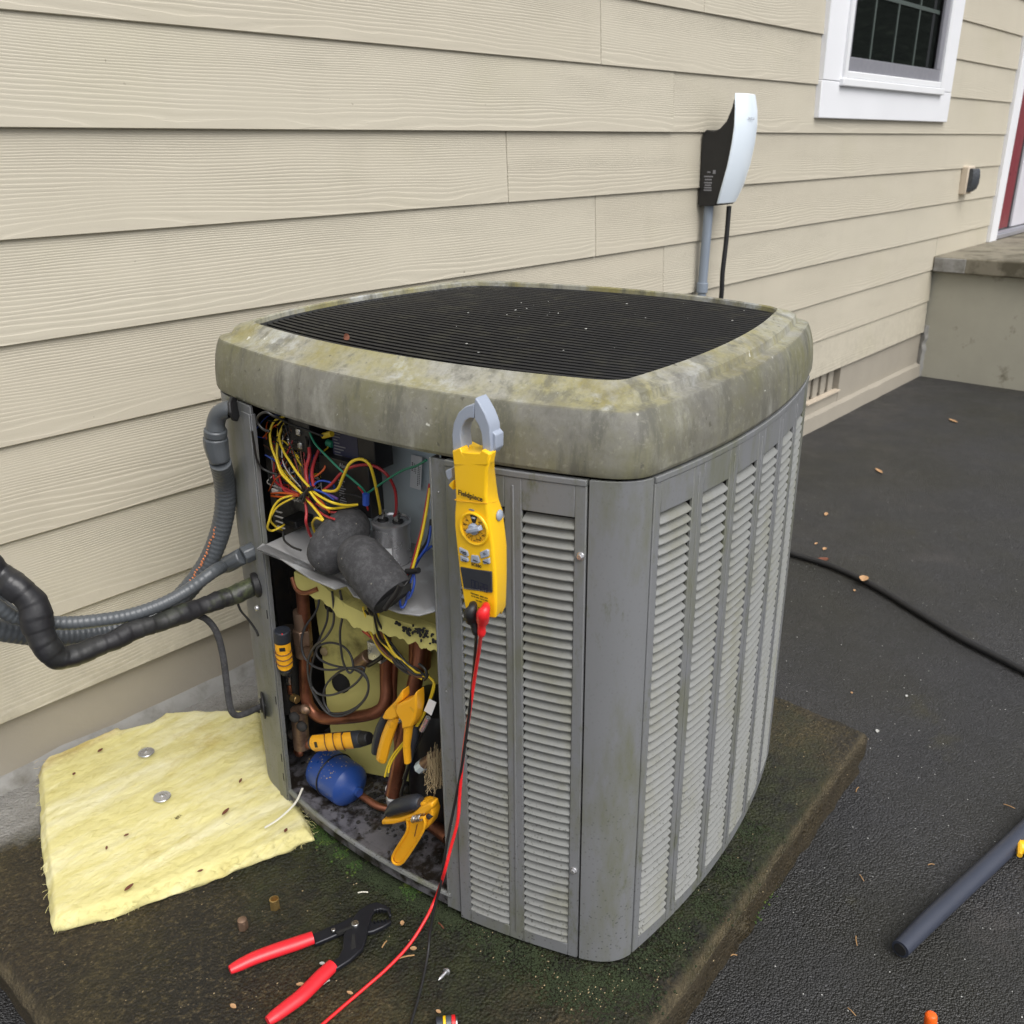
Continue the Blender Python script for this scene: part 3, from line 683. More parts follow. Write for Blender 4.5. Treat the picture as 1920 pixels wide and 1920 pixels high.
def post(i, extra=None):
    e, f = Vector(spt(i, SD[i][1])), Vector(spt((i+1) % 4, -SD[(i+1) % 4][1]))
    ci = [Vector(spt(i, SD[i][1]+.0012))]+corner(i)+[Vector(spt((i+1) % 4, -SD[(i+1) % 4][1]-.0012))]
    co = [Vector(spt(i, SD[i][1]+.0012, .006))]+corner(i, .006)+[Vector(spt((i+1) % 4, -SD[(i+1) % 4][1]-.0012, .006))]
    rings = []
    for z in (-.012, .785):
        a = list(ci); bb = list(co)
        if extra:
            ed = extra(z); a = a+[Vector(spt((i+1) % 4, s)) for s in ed]; bb = bb+[Vector(spt((i+1) % 4, s, .006)) for s in ed]
        rings.append([tp(p, z) for p in a]+[tp(p, z) for p in reversed(bb)])
    return MB().loft(rings).build('corner_post', 'panel', ac, bevel=.0012, ang=35)
post(0); post(1); post(2)
pe = lambda z: (-.335, -.315, -.295, -.288+.022*(z/.778))
post(3, pe)
fl = MB(); fl.loft([[spt(0, pe(z)[-1], -.001, z), spt(0, pe(z)[-1]+.0025, -.001, z), spt(0, pe(z)[-1]+.0025, .008, z), spt(0, pe(z)[-1], .008, z)] for z in (-.008, .772)])
fl.build('post_flange', 'panel', ac, bevel=.0008)
g_ = MB(); g_.loft([[spt(0, pe(z)[-1]-.030, -.0022, z), spt(0, pe(z)[-1]-.002, -.0022, z), spt(0, pe(z)[-1]-.002, .0, z), spt(0, pe(z)[-1]-.030, .0, z)] for z in (-.006, .772)])
g_.build('post_edge_strip', 'panel', ac, bevel=.001)
for z in (.40, .22, .09, .045): # keyhole slots along the edge
    y = pe(z)[-1]-.008; MB().loft([[spt(0, y-.0012, -.0026, z), spt(0, y+.0012, -.0026, z), spt(0, y+.0012, -.002, z), spt(0, y-.0012, -.002, z)], [spt(0, y-.0012, -.0026, z+.017), spt(0, y+.0012, -.0026, z+.017), spt(0, y+.0012, -.002, z+.017), spt(0, y-.0012, -.002, z+.017)]]).build('slot', 'blackfel', ac, smooth=False)
mu = MB(); strip(mu, 0, .1215, .1440, -.006, .782, t=.006, d=.004, n=2); mu.build('mullion', 'panel', ac, bevel=.0012)
mu = MB(); strip(mu, 0, .1195, .1225, -.004, .782, t=.020, d=.002, n=1); mu.build('mullion_flange', 'panel', ac, bevel=.0008)
# screws
def screw(i, s, z, r=.0042):
    c = Vector(spt(i, s, 0, z)); o = Vector(spt(i, s, -.006, z)); dr = (o-c).normalized()
    b = MB(); b.tube([c-dr*.001, c+dr*.0016], r*1.35, 14, sub=1); b.tube([c+dr*.0015, c+dr*.0052], r, 6, sub=1); b.build('screw', 'zinc', ac, bevel=.0005, ang=25)
screw(0, .3385, .681); screw(0, .3375, .163)
for z, s in ((.735, .1325), (.42, .1325), (.17, .132)): MB().ball(spt(0, s, .004, z), .0016, 6, 4).build('rivet', 'zinc', ac)
# base pan, feet
pm = MB(); pm.loft([outl(.020, .022), outl(.0085, .024), outl(.0065, .022), outl(.006, -.004), outl(.016, -.006)], caps=False); pm.add([tuple(p) for p in outl(.019, .021)], [tuple(range(136))]); pm.add([tuple(p) for p in outl(.02, -.002)], [tuple(range(136))])
pm.build('base_pan', 'panmat', ac, ang=30)
rm = MB(); rm.tube([Vector(spt(0, -.285+.41*q/12, .005, .021)) for q in range(13)], .0048, 8, sub=2); rm.build('pan_rim', 'panel', ac)
for x, y in ((-.27, .27), (-.27, -.29), (.27, -.29), (.27, .27)): MB().box((x, y, -.02), (.06, .06, .03)).build('foot', 'rubber', ac, bevel=.004)
# dark linings behind the louvres and around the service bay
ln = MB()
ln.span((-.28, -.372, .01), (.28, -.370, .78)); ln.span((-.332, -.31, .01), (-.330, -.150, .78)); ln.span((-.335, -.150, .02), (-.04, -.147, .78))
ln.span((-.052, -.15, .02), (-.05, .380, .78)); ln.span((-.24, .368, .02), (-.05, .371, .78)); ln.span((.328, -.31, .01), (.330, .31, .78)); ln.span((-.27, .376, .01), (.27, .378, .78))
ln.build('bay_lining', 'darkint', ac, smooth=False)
def X(d): return -HX+d
def bx(name, pts, depth, mat, par=None, bev=.0015):
    (x, y0, z0), (_, y1, z1) = pts; return MB().span((x, y0, z0), (x+depth, y1, z1)).build(name, mat, par or ac, bevel=bev)
def wire(mat, pts, r=.0017, name='wire', par=None): return MB().tube(pts, r, 7, sub=6).build(name, mat, par or ac, ang=80)
# galvanised back plate of the control box, with its shelf
bx('control_plate', [(-0.2272, 0.2100, 0.7235), (-0.2272, -0.0064, 0.5238)], .002, 'galv')
sh = [(-0.3666, 0.2677, 0.5450), (-0.3869, 0.2115, 0.5450), (-0.4104, 0.1134, 0.5450), (-0.4208, 0.0549, 0.5450), (-0.3960, 0.0483, 0.5450), (-0.4151, 0.0167, 0.5450), (-0.4244, -0.0324, 0.5450), (-0.4234, -0.0723, 0.5450), (-0.4043, -0.1007, 0.5450), (-0.3817, -0.1124, 0.5450)]
shp = [(p[0], p[1]) for p in sh]; shp = [(max(x, X(-.012)), y) for x, y in shp]
MB().prism(shp+[(X(.176), -.118), (X(.176), .262), (X(.02), .262)], ((1, 0, 0), (0, 1, 0), (0, 0, 1), (0, 0, .545)), 0, .003).build('control_shelf', 'shelf', ac, smooth=False, bevel=.0008)
MB().span((X(.012), .122, .549), (X(.10), .124, .605)).build('shelf_divider', 'shelf', ac, smooth=False)
MB().span((X(.12), .352, .549), (X(.17), .354, .79)).build('control_side_plate', 'modblack', ac, smooth=False)
# insulation lining of the compressor bay
yl = MB(); n = 30
for i in range(n+1):
    for j in range(n+1):
        y = -.145+.407*i/n; z = .03+.51*j/n; yl.v.append((X(.13)+(.262-y)*.319+.006*noise.noise((y*14, z*14, 1)), y, z))
for i in range(n):
    for j in range(n): a = i*(n+1)+j; yl.f.append((a, a+1, a+n+2, a+n+1))
yl.build('bay_insulation', 'yellowins', ac)
def ragged(name, pts, mat, thick=.02):
    b = MB(); rings = []
    for k in range(91):
        t = k/90; i = min(int(t*(len(pts)-1)), len(pts)-2); u = t*(len(pts)-1)-i; p = Vector(pts[i])*(1-u)+Vector(pts[i+1])*u
        w = .5+.5*noise.noise((k*.11, 3, len(pts)))+.10*noise.noise((k*.5, 8, len(pts))); h = .018+.013*w
        rings.append([p+Vector((0, 0, .006)), p+Vector((thick, 0, .006)), p+Vector((thick, 0, -h)), p+Vector((-.004*w, 0, -h))])
    b.loft(rings); return b.build(name, mat, ac, ang=60)
ragged('insulation_strip', [(-0.3522, 0.2163, 0.4978), (-0.3622, 0.1455, 0.5011), (-0.3722, 0.0779, 0.4877), (-0.3822, 0.0117, 0.4909)], 'yellowins')
ragged('insulation_strip', [(-0.3722, 0.0319, 0.4928), (-0.3755, -0.0261, 0.4962), (-0.3789, -0.0713, 0.5017), (-0.3822, -0.1146, 0.5035)], 'yellowins')
tf = MB()
for q_ in [(-0.3847, -0.0555, 0.5012), (-0.3847, -0.0635, 0.4966), (-0.3847, -0.0742, 0.5020), (-0.3847, -0.0862, 0.4988), (-0.3847, -0.0988, 0.5066), (-0.3847, -0.0400, 0.5034), (-0.3847, -0.0806, 0.5059), (-0.3847, -0.1084, 0.4991), (-0.3847, -0.0929, 0.5082)]:
    for _ in range(5): tf.ball((q_[0]+random.uniform(-.001, .001), q_[1]+random.gauss(0, .004), q_[2]+random.gauss(0, .004)), (.0022, random.uniform(.001, .0045), random.uniform(.001, .0035)), 6, 4)
o = tf.build('torn_facing', 'blackfel', ac); o['kind'] = 'stuff'
def ell(name, c, ry, rz, mat, d=.004):
    b = MB(); b.ball((0, 0, 0), (d, ry, rz), 20, 8, Matrix.Translation(c) @ Matrix.Rotation(.31, 4, 'Z')); return b.build(name, mat, ac)
ell('opening', [(-0.2602, 0.2296, 0.2286)][0], .019, .022, 'blackfel', .012); ell('opening', [(-0.2772, 0.2107, 0.4059)][0], .018, .013, 'blackfel', .012)
ell('stain', [(-0.2742, 0.2530, 0.2950)][0], .008, .009, 'twine', .003)
# capacitor
cp = [(-0.2922, 0.0461, 0.6148)][0]
cpo = MB(); cx, cy2, cz = cp
cpo.loft([[(cx+r*math.cos(a), cy2+r*math.sin(a), z) for a in [2*math.pi*q/28 for q in range(28)]] for r, z in ((.0295, .549), (.0295, cz-.002), (.0315, cz-.001), (.0315, cz+.002), (.0285, cz+.003), (.0275, cz))])
cap = cpo.build('capacitor', 'zinc', ac, ang=35)
MB().loft([[(cx+.0299*math.cos(a), cy2+.0299*math.sin(a), z) for a in [R(160+4*q) for q in range(16)]] for z in (.552, .582)], closed=False, caps=False).build('capacitor_label', 'label', cap)
for dy, dx in ((.013, -.004), (-.011, .004)):
    t = MB(); t.tube([(cx+dx, cy2+dy, cz), (cx+dx, cy2+dy, cz+.003)], .009, 10, sub=1); t.build('terminal_insulator', 'modblack', cap)
    t = MB()
    for q in range(3): t.box((cx+dx-.004+.004*q, cy2+dy+.001*q, cz+.010), (.0012, .008, .016))
    t.box((cx+dx, cy2+dy, cz+.016), (.010, .007, .002)); t.build('terminal_blade', 'steel', cap, bevel=.0004)
# modules
mod = bx('relay_module', [(-0.3022, 0.1505, 0.6980), (-0.3022, 0.0599, 0.7657)], .040, 'modblack'); (rx, ry0, rz0), (_, ry1, rz1) = [(-0.3027, 0.1500, 0.6983), (-0.3027, 0.0951, 0.7595)]
MB().span((rx, ry0, rz0), (rx+.001, ry1, rz1)).build('module_label', 'modnavy', mod, smooth=False)
mk = MB()
for k in range(9): mk.span((rx-.0006, ry0-.004, rz0+.006+.005*k), (rx, ry0-.004-random.uniform(.008, .026), rz0+.0078+.005*k))
mk.build('module_print', 'greyink', mod, smooth=False)
mod = bx('control_module', [(-0.3172, 0.1684, 0.6240), (-0.3172, 0.0622, 0.7102)], .03, 'modblack'); (rx, ry0, rz0), (_, ry1, rz1) = [(-0.3177, 0.1679, 0.6243), (-0.3177, 0.0561, 0.7116)]
mk = MB()
for k in range(12): mk.span((rx-.0006, ry0-.040, rz0+.004+.0042*k), (rx, ry0-.040-random.uniform(.008, .016), rz0+.0058+.0042*k))
mk.build('module_print', 'greyink', mod, smooth=False)
put('lettering', text_mesh('Alert', .0095, Matrix(((0, 0, -1, rx-.0006), (-1, 0, 0, ry0-.055), (0, 1, 0, rz1-.010), (0, 0, 0, 1)))), 'greyink', mod, smooth=False)
con = bx('contactor', [(-0.3272, 0.2187, 0.7118), (-0.3272, 0.1727, 0.7644)], .06, 'modblack'); bx('contactor_side', [(-0.3172, 0.2587, 0.7011), (-0.3172, 0.2244, 0.7455)], .05, 'toolblk')
for q in [(-0.3282, 0.1957, 0.7449), (-0.3282, 0.1953, 0.7229)]: MB().box(q, (.006, .010, .012)).build('contact_lug', 'steel', con, bevel=.002)
MB().ball([(-0.3182, 0.2330, 0.7227)][0], .003, 8, 5).build('screw', 'steel', ac)
brd = bx('control_board', [(-0.2772, 0.3467, 0.5162), (-0.2772, 0.2074, 0.6956)], .006, 'board')
for pts in ([(-0.2872, 0.2635, 0.6857), (-0.2872, 0.2349, 0.6726)], [(-0.3022, 0.3002, 0.6763), (-0.3022, 0.3017, 0.6034)], [(-0.2922, 0.2271, 0.6551), (-0.2922, 0.1990, 0.6423)], [(-0.3022, 0.2622, 0.6124), (-0.3022, 0.2312, 0.6050)], [(-0.3122, 0.1763, 0.6585), (-0.3122, 0.1449, 0.6425)], [(-0.3322, 0.2735, 0.6335), (-0.3322, 0.2594, 0.6252)]):
    bx('connector', pts, .012, 'conn', brd, .001)
for k in range(6): bx('board_chip', [(X(.112), .25-.022*k-random.uniform(0, .01), .60+.022*(k % 4)), (X(.112), .235-.022*k-.01, .612+.022*(k % 4))], .012, random.choice(['modblack', 'board', 'toolblk']), brd)
for k in range(4): bx('terminal_pin', [(-0.3172, 0.2936, 0.5822), (-0.3172, 0.2740, 0.5844)], .004, 'conn', brd).location = (0, -.001*k, -.0095*k)
bx('transformer', [(-0.3172, 0.2727, 0.5748), (-0.3172, 0.2394, 0.5626)], .05, 'modblack', None)
bx('bracket', [(-0.2822, 0.1954, 0.6934), (-0.2822, 0.1337, 0.6906)], .03, 'board', None)
# hanging tag
tgm = [(-0.2342, 0.0479, 0.7082), (-0.2395, 0.0205, 0.7116), (-0.2395, 0.0273, 0.6539), (-0.2342, 0.0546, 0.6521)]
tg = MB(); tg.add(tgm, [(0, 1, 2, 3)]); tg.add([(p[0]+.0006, p[1], p[2]) for p in tgm], [(0, 1, 2, 3)])
tgo = tg.build('hang_tag', 'label', ac, smooth=False)
mk = MB(); a0, a1, a2, a3 = [Vector(p) for p in tgm]
for u, v0, v1, w in ((.18, .22, .50, .10), (.36, .24, .56, .05), (.50, .28, .58, .05), (.72, .30, .92, .07), (.86, .30, .88, .05)):
    q = lambda u_, v_: a0*(1-u_)*(1-v_)+a1*u_*(1-v_)+a2*u_*v_+a3*(1-u_)*v_
    for e in range(int((v1-v0)/.055)):
        v = v0+.055*e; mk.add([q(u-w/2, v)+Vector((-.0006, 0, 0)), q(u+w/2, v)+Vector((-.0006, 0, 0)), q(u+w/2, v+.035)+Vector((-.0006, 0, 0)), q(u-w/2, v+.035)+Vector((-.0006, 0, 0))], [(0, 1, 2, 3)])
mk.build('tag_print', 'ink', tgo, smooth=False)
# wiring
K = '{460,740,4.8}'
wire('ywire', [(-0.3122, 0.2441, 0.7580), (-0.3208, 0.2593, 0.7492), (-0.3293, 0.2625, 0.7323), (-0.3379, 0.2527, 0.7121), (-0.3450, 0.2358, 0.6949), (-0.3508, 0.2218, 0.6788), (-0.3565, 0.1966, 0.6691), (-0.3622, 0.1644, 0.6594)], .0021)
wire('ywire', [(-0.3022, 0.2594, 0.7471), (-0.3122, 0.2607, 0.7354), (-0.3222, 0.2552, 0.7165), (-0.3322, 0.2490, 0.6940), (-0.3405, 0.2310, 0.6755), (-0.3489, 0.2006, 0.6638), (-0.3572, 0.1678, 0.6550)], .0021)
wire('ywire', [(-0.3122, 0.2429, 0.7489), (-0.3242, 0.2472, 0.7280), (-0.3362, 0.2276, 0.7108), (-0.3462, 0.2031, 0.7000), (-0.3542, 0.1765, 0.6857), (-0.3622, 0.1431, 0.6716)], .0021)
wire('ywire', [(-0.3622, 0.1433, 0.6697), (-0.3672, 0.1170, 0.6663), (-0.3722, 0.0884, 0.6655), (-0.3522, 0.0814, 0.6555), (-0.3322, 0.0756, 0.6508)], .0021)
wire('ywire', [(-0.3672, 0.1405, 0.6702), (-0.3722, 0.1198, 0.6601), (-0.3772, 0.0938, 0.6569), (-0.3547, 0.0914, 0.6495), (-0.3322, 0.0769, 0.6501)], .0021)
wire('ywire', [(-0.3622, 0.1578, 0.6534), (-0.3702, 0.1310, 0.6456), (-0.3782, 0.1051, 0.6344), (-0.3762, 0.1216, 0.6333), (-0.3642, 0.1452, 0.6137), (-0.3522, 0.1558, 0.5911)], .0021)
wire('ywire', [(-0.3522, 0.1945, 0.6463), (-0.3565, 0.2225, 0.6347), (-0.3608, 0.2389, 0.6168), (-0.3650, 0.2470, 0.5947), (-0.3608, 0.2590, 0.5761), (-0.3479, 0.2647, 0.5648), (-0.3350, 0.2566, 0.5691), (-0.3222, 0.2631, 0.5667)], .0019)
wire('ywire', [(-0.3522, 0.1951, 0.6423), (-0.3562, 0.2302, 0.6211), (-0.3602, 0.2444, 0.6034), (-0.3542, 0.2567, 0.5863), (-0.3382, 0.2616, 0.5670), (-0.3222, 0.2703, 0.5556)], .0018)
wire('ywire', [(-0.3522, 0.1272, 0.6690), (-0.3555, 0.0942, 0.6784), (-0.3589, 0.0739, 0.7055), (-0.3622, 0.0542, 0.7317), (-0.3555, 0.0397, 0.7394), (-0.3489, 0.0291, 0.7327), (-0.3422, 0.0283, 0.7133), (-0.3255, 0.0392, 0.6770), (-0.3089, 0.0516, 0.6407), (-0.2922, 0.0680, 0.6194)], .0024)
wire('rwire', [(-0.3472, 0.1352, 0.6646), (-0.3455, 0.1132, 0.6818), (-0.3439, 0.0937, 0.7018), (-0.3422, 0.0706, 0.7168), (-0.3355, 0.0469, 0.7231), (-0.3289, 0.0290, 0.7195), (-0.3222, 0.0163, 0.7059), (-0.3122, 0.0141, 0.6799), (-0.3022, 0.0241, 0.6430), (-0.2922, 0.0383, 0.6266)], .0024)
wire('rwire', [(-0.3272, 0.1765, 0.7218), (-0.3347, 0.1702, 0.7105), (-0.3422, 0.1725, 0.6902), (-0.3497, 0.1634, 0.6722), (-0.3572, 0.1537, 0.6675)], .0030)
wire('rwire', [(-0.3122, 0.1720, 0.7145), (-0.3255, 0.1700, 0.7004), (-0.3389, 0.1628, 0.6874), (-0.3522, 0.1475, 0.6709)], .0028)
wire('rwire', [(-0.3022, 0.2889, 0.7044), (-0.3142, 0.2771, 0.6830), (-0.3262, 0.2704, 0.6529), (-0.3372, 0.2470, 0.6479), (-0.3472, 0.2096, 0.6498), (-0.3572, 0.1730, 0.6538)], .0019)
wire('rwire', [(-0.3022, 0.2696, 0.6651), (-0.3182, 0.2635, 0.6596), (-0.3342, 0.2462, 0.6568), (-0.3452, 0.2254, 0.6456), (-0.3512, 0.1926, 0.6492), (-0.3572, 0.1680, 0.6540)], .0019)
wire('rwire', [(-0.3572, 0.1653, 0.6556), (-0.3647, 0.1557, 0.6322), (-0.3722, 0.1509, 0.6190), (-0.3622, 0.1584, 0.5962), (-0.3522, 0.1626, 0.5776)], .0024)
wire('rwire', [(-0.3622, 0.1573, 0.6572), (-0.3689, 0.1255, 0.6428), (-0.3755, 0.0975, 0.6408), (-0.3822, 0.0763, 0.6448)], .0019)
wire('rwire', [(-0.3622, 0.1339, 0.6496), (-0.3689, 0.1080, 0.6488), (-0.3622, 0.0964, 0.6436), (-0.3422, 0.0857, 0.6417)], .0019)
wire('rwire', [(-0.3322, 0.0702, 0.6814), (-0.3255, 0.0684, 0.6704), (-0.3189, 0.0700, 0.6474), (-0.3122, 0.0687, 0.6284)], .0022)
wire('owire', [(-0.3322, 0.2738, 0.6244), (-0.3447, 0.2322, 0.6391), (-0.3572, 0.1781, 0.6527)], .0019); wire('owire', [(-0.3322, 0.2745, 0.6199), (-0.3447, 0.2306, 0.6326), (-0.3572, 0.1784, 0.6511)], .0019)
wire('owire', [(-0.3572, 0.1470, 0.6635), (-0.3622, 0.1301, 0.6597), (-0.3672, 0.1135, 0.6561), (-0.3722, 0.0953, 0.6475)], .0018); wire('owire', [(-0.2922, 0.1717, 0.7218), (-0.3002, 0.1800, 0.7094), (-0.3082, 0.1705, 0.7006), (-0.3162, 0.1559, 0.6929), (-0.3242, 0.1588, 0.6836), (-0.3322, 0.1662, 0.6771)], .0017)
wire('ywire', [(-0.2922, 0.1714, 0.7144), (-0.2955, 0.1905, 0.6946), (-0.2989, 0.1824, 0.6820), (-0.3022, 0.1716, 0.6815)], .0017)
wire('gwire', [(-0.3122, 0.1897, 0.7664), (-0.3236, 0.1781, 0.7552), (-0.3350, 0.1551, 0.7373), (-0.3465, 0.1208, 0.7275), (-0.3479, 0.0910, 0.7108), (-0.3393, 0.0757, 0.6952), (-0.3308, 0.0647, 0.6803), (-0.3222, 0.0660, 0.6680)], .0018)
wire('gwire', [(-0.3222, 0.0636, 0.6685), (-0.3302, 0.0350, 0.6885), (-0.3382, -0.0008, 0.7130), (-0.3482, -0.0368, 0.7358), (-0.3602, -0.0729, 0.7537), (-0.3722, -0.1018, 0.7714)], .0018)
wire('bwire', [(-0.3522, 0.1518, 0.6663), (-0.3482, 0.1446, 0.6777), (-0.3442, 0.1337, 0.6815), (-0.3402, 0.1189, 0.6788), (-0.3362, 0.1194, 0.6681), (-0.3322, 0.1389, 0.6606)], .0016); wire('bwire', [(-0.3572, 0.1487, 0.6686), (-0.3555, 0.1383, 0.6686), (-0.3539, 0.1210, 0.6663), (-0.3522, 0.1045, 0.6594)], .0020)
wire('bwire', [(-0.3122, 0.2433, 0.6443), (-0.3255, 0.2131, 0.6630), (-0.3389, 0.1749, 0.6718), (-0.3522, 0.1513, 0.6701)], .0016)
wire('pwire', [(-0.3522, 0.1622, 0.6621), (-0.3522, 0.1422, 0.6647), (-0.3522, 0.1226, 0.6673), (-0.3522, 0.0971, 0.6620)], .0022)
for a in range(7):
    wire('kwire', [(x, y+random.uniform(-.012, .012), z+random.uniform(-.012, .012)) for x, y, z in [(-0.3272, 0.2135, 0.6654), (-0.3397, 0.1859, 0.6583), (-0.3522, 0.1539, 0.6508), (-0.3497, 0.1332, 0.6416), (-0.3472, 0.1174, 0.6331)]], .0016)
wire('kwire', [(-0.3822, 0.1985, 0.7604), (-0.3844, 0.2105, 0.7624), (-0.3866, 0.2182, 0.7722), (-0.3889, 0.2129, 0.7834), (-0.3911, 0.1925, 0.7941), (-0.3855, 0.1827, 0.7886), (-0.3722, 0.1796, 0.7795), (-0.3589, 0.1715, 0.7686), (-0.3455, 0.1556, 0.7598), (-0.3322, 0.1372, 0.7502)], .0021)
wire('kwire', [(-0.3822, 0.2401, 0.7529), (-0.3762, 0.2466, 0.7300), (-0.3702, 0.2527, 0.7029), (-0.3642, 0.2521, 0.6862), (-0.3582, 0.2446, 0.6783), (-0.3522, 0.2287, 0.6740)], .0020)
wire('kwire', [(-0.3522, 0.2318, 0.5727), (-0.3622, 0.2194, 0.5648), (-0.3722, 0.1903, 0.5644), (-0.3822, 0.1583, 0.5711)], .0019)
wire('kwire', [(-0.3322, 0.1758, 0.7416), (-0.3272, 0.1813, 0.7227), (-0.3222, 0.1995, 0.6934), (-0.3172, 0.2383, 0.6763), (-0.3122, 0.2763, 0.6550)], .0020)
wire('kwire', [(-0.3322, 0.1210, 0.6477), (-0.3289, 0.1088, 0.6578), (-0.3255, 0.0926, 0.6612), (-0.3222, 0.0750, 0.6585)], .0014)
for q in range(64):  # thicket of short leads in front of the board
    a = [random.uniform(230, 620), random.uniform(470, 1000)]
    y0 = .285-(a[0]-230)/4.8/900; z0 = .79-(a[1]-330)/4.8/1000
    pts = [(X(random.uniform(.07, .11)), y0+random.uniform(-.03, .03), z0+random.uniform(-.03, .03)-.02) for _ in range(4)]
    pts[-1] = tuple([(-0.3422, 0.1781, 0.6504)][0]) if q % 2 else pts[-1]
    wire(random.choice(['kwire', 'kwire', 'nwire', 'rwire', 'kwire', 'swire', 'conn', 'owire', 'ywire', 'bwire']), pts, .0011)
tie = [(-0.3662, 0.1661, 0.6519), (-0.3662, 0.1508, 0.6647), (-0.3662, 0.1358, 0.6764)]
wire('kwire', tie, .0035, 'cable_tie'); wire('kwire', [(-0.3692, 0.1387, 0.6767), (-0.3692, 0.1472, 0.6675), (-0.3692, 0.1557, 0.6507), (-0.3692, 0.1631, 0.6508)], .0025, 'cable_tie')
MB().tube([(-0.3272, 0.0610, 0.6708), (-0.3272, 0.0628, 0.6520)], .0055, 8).build('wire_splice', 'bwire', ac)
MB().tube([(-0.3222, 0.1479, 0.7458), (-0.3222, 0.1279, 0.7531)], .0048, 8).build('wire_splice', 'ywire', ac); MB().tube([(-0.3022, 0.1609, 0.7267), (-0.3022, 0.1489, 0.7253)], .006, 8).build('wire_splice', 'gwire', ac)
# harness along the mullion
wire('rwire', [(-0.3522, -0.0886, 0.7281), (-0.3597, -0.0860, 0.6966), (-0.3672, -0.0832, 0.6646), (-0.3747, -0.0748, 0.6271), (-0.3822, -0.0711, 0.6009)], .0019); wire('ywire', [(-0.3572, -0.0929, 0.7241), (-0.3672, -0.0930, 0.6925), (-0.3772, -0.0888, 0.6527), (-0.3872, -0.0777, 0.6040)], .0021)
wire('bwire', [(-0.3622, -0.0955, 0.6692), (-0.3705, -0.0948, 0.6430), (-0.3789, -0.0797, 0.6161), (-0.3872, -0.0754, 0.6007)], .0019); wire('bwire', [(-0.3622, -0.0958, 0.6382), (-0.3705, -0.0835, 0.6243), (-0.3789, -0.0747, 0.6041), (-0.3872, -0.0766, 0.6028)], .0019); wire('kwire', [(-0.3522, -0.0875, 0.6738), (-0.3622, -0.0881, 0.6467), (-0.3722, -0.0741, 0.6171), (-0.3822, -0.0731, 0.5997)], .0018)
wire('bwire', [(-0.3902, -0.0803, 0.6052), (-0.3975, -0.0726, 0.5830), (-0.4049, -0.0680, 0.5615), (-0.4122, -0.0761, 0.5557), (-0.4055, -0.0779, 0.5595), (-0.3989, -0.0800, 0.5822), (-0.3922, -0.0829, 0.6032)], .0019); wire('bwire', [(-0.3872, -0.0808, 0.6040), (-0.3929, -0.0857, 0.5884), (-0.3987, -0.0833, 0.5724), (-0.4044, -0.0807, 0.5679), (-0.4102, -0.0899, 0.5849)], .0019)
wire('ywire', [(-0.3902, -0.0757, 0.5985), (-0.4012, -0.0723, 0.5916), (-0.4122, -0.0671, 0.5878)], .0019); wire('rwire', [(-0.3902, -0.0760, 0.6021), (-0.4012, -0.0683, 0.5940), (-0.4122, -0.0630, 0.5884)], .0019); wire('rwire', [(-0.3902, -0.0711, 0.5919), (-0.4012, -0.0736, 0.5813), (-0.4122, -0.0724, 0.5752)], .0017)
wire('kwire', [(-0.3922, -0.0716, 0.6035), (-0.3922, -0.0821, 0.6062), (-0.3922, -0.0948, 0.6119)], .0045, 'cable_tie')
# foam sleeves
MB().tube([(-0.3272, 0.0968, 0.6079), (-0.3522, 0.0836, 0.6116), (-0.3722, 0.0830, 0.6033), (-0.3882, 0.0868, 0.5888), (-0.3922, 0.0959, 0.5753)], [.030, .0355, .0360, .0355, .029], 24, sub=5).build('foam_sleeve', 'foam', ac, ang=60)
MB().tube([(-0.3922, 0.0256, 0.6069), (-0.4022, 0.0075, 0.6072), (-0.4122, -0.0220, 0.5990), (-0.4202, -0.0527, 0.5857), (-0.4222, -0.0697, 0.5755)], [.026, .0350, .0365, .0365, .0340], 24, sub=5).build('foam_sleeve', 'foam', ac, ang=60)
fo = [(-0.4232, -0.0697, 0.5768), (-0.4232, -0.0762, 0.5703)]; MB().tube(fo, [.0325, .027], 16, sub=1).build('sleeve_core', 'blackfel', ac)
wire('kwire', [(-0.4522, -0.1153, 0.6217), (-0.4522, -0.1066, 0.6061), (-0.4522, -0.0936, 0.5890), (-0.4522, -0.0826, 0.5739)], .004, 'sleeve_tape')
for k in range(4): wire('kwire', [(-0.4322, -0.0812, 0.5827), (-0.4189, -0.0837, 0.5893), (-0.4055, -0.0846, 0.5971), (-0.3922, -0.0813, 0.6023)], .002).location = (0, .003*k, -.002*k)
# pipework
wire('copper', [(-0.3122, 0.2481, 0.4485), (-0.3122, 0.2504, 0.3947), (-0.3122, 0.2590, 0.3149), (-0.3122, 0.2697, 0.2191), (-0.3122, 0.2600, 0.1873), (-0.3104, 0.2324, 0.1784), (-0.3040, 0.1767, 0.1973), (-0.2931, 0.1191, 0.2235), (-0.2804, 0.1005, 0.2483), (-0.2676, 0.1059, 0.2906), (-0.2622, 0.1070, 0.3637), (-0.2622, 0.1118, 0.3941)], .0115, 'copper_pipe')
MB().tube([(-0.3122, 0.2567, 0.3981), (-0.3122, 0.2578, 0.3619)], .0150, 14).build('pipe_collar', 'dullbrass', ac); MB().tube([(-0.3142, 0.2583, 0.3627), (-0.3142, 0.2586, 0.3317)], .0175, 6).build('valve_nut', 'dullbrass', ac, bevel=.002); MB().tube([(-0.3142, 0.2586, 0.3317), (-0.3142, 0.2594, 0.3068)], .0160, 14).build('pipe_collar', 'dullbrass', ac)
wire('copper', [(-0.3522, 0.2223, 0.4921), (-0.3555, 0.2110, 0.4747), (-0.3589, 0.1871, 0.4754), (-0.3622, 0.1511, 0.4956)], .0042, 'capillary_pipe')
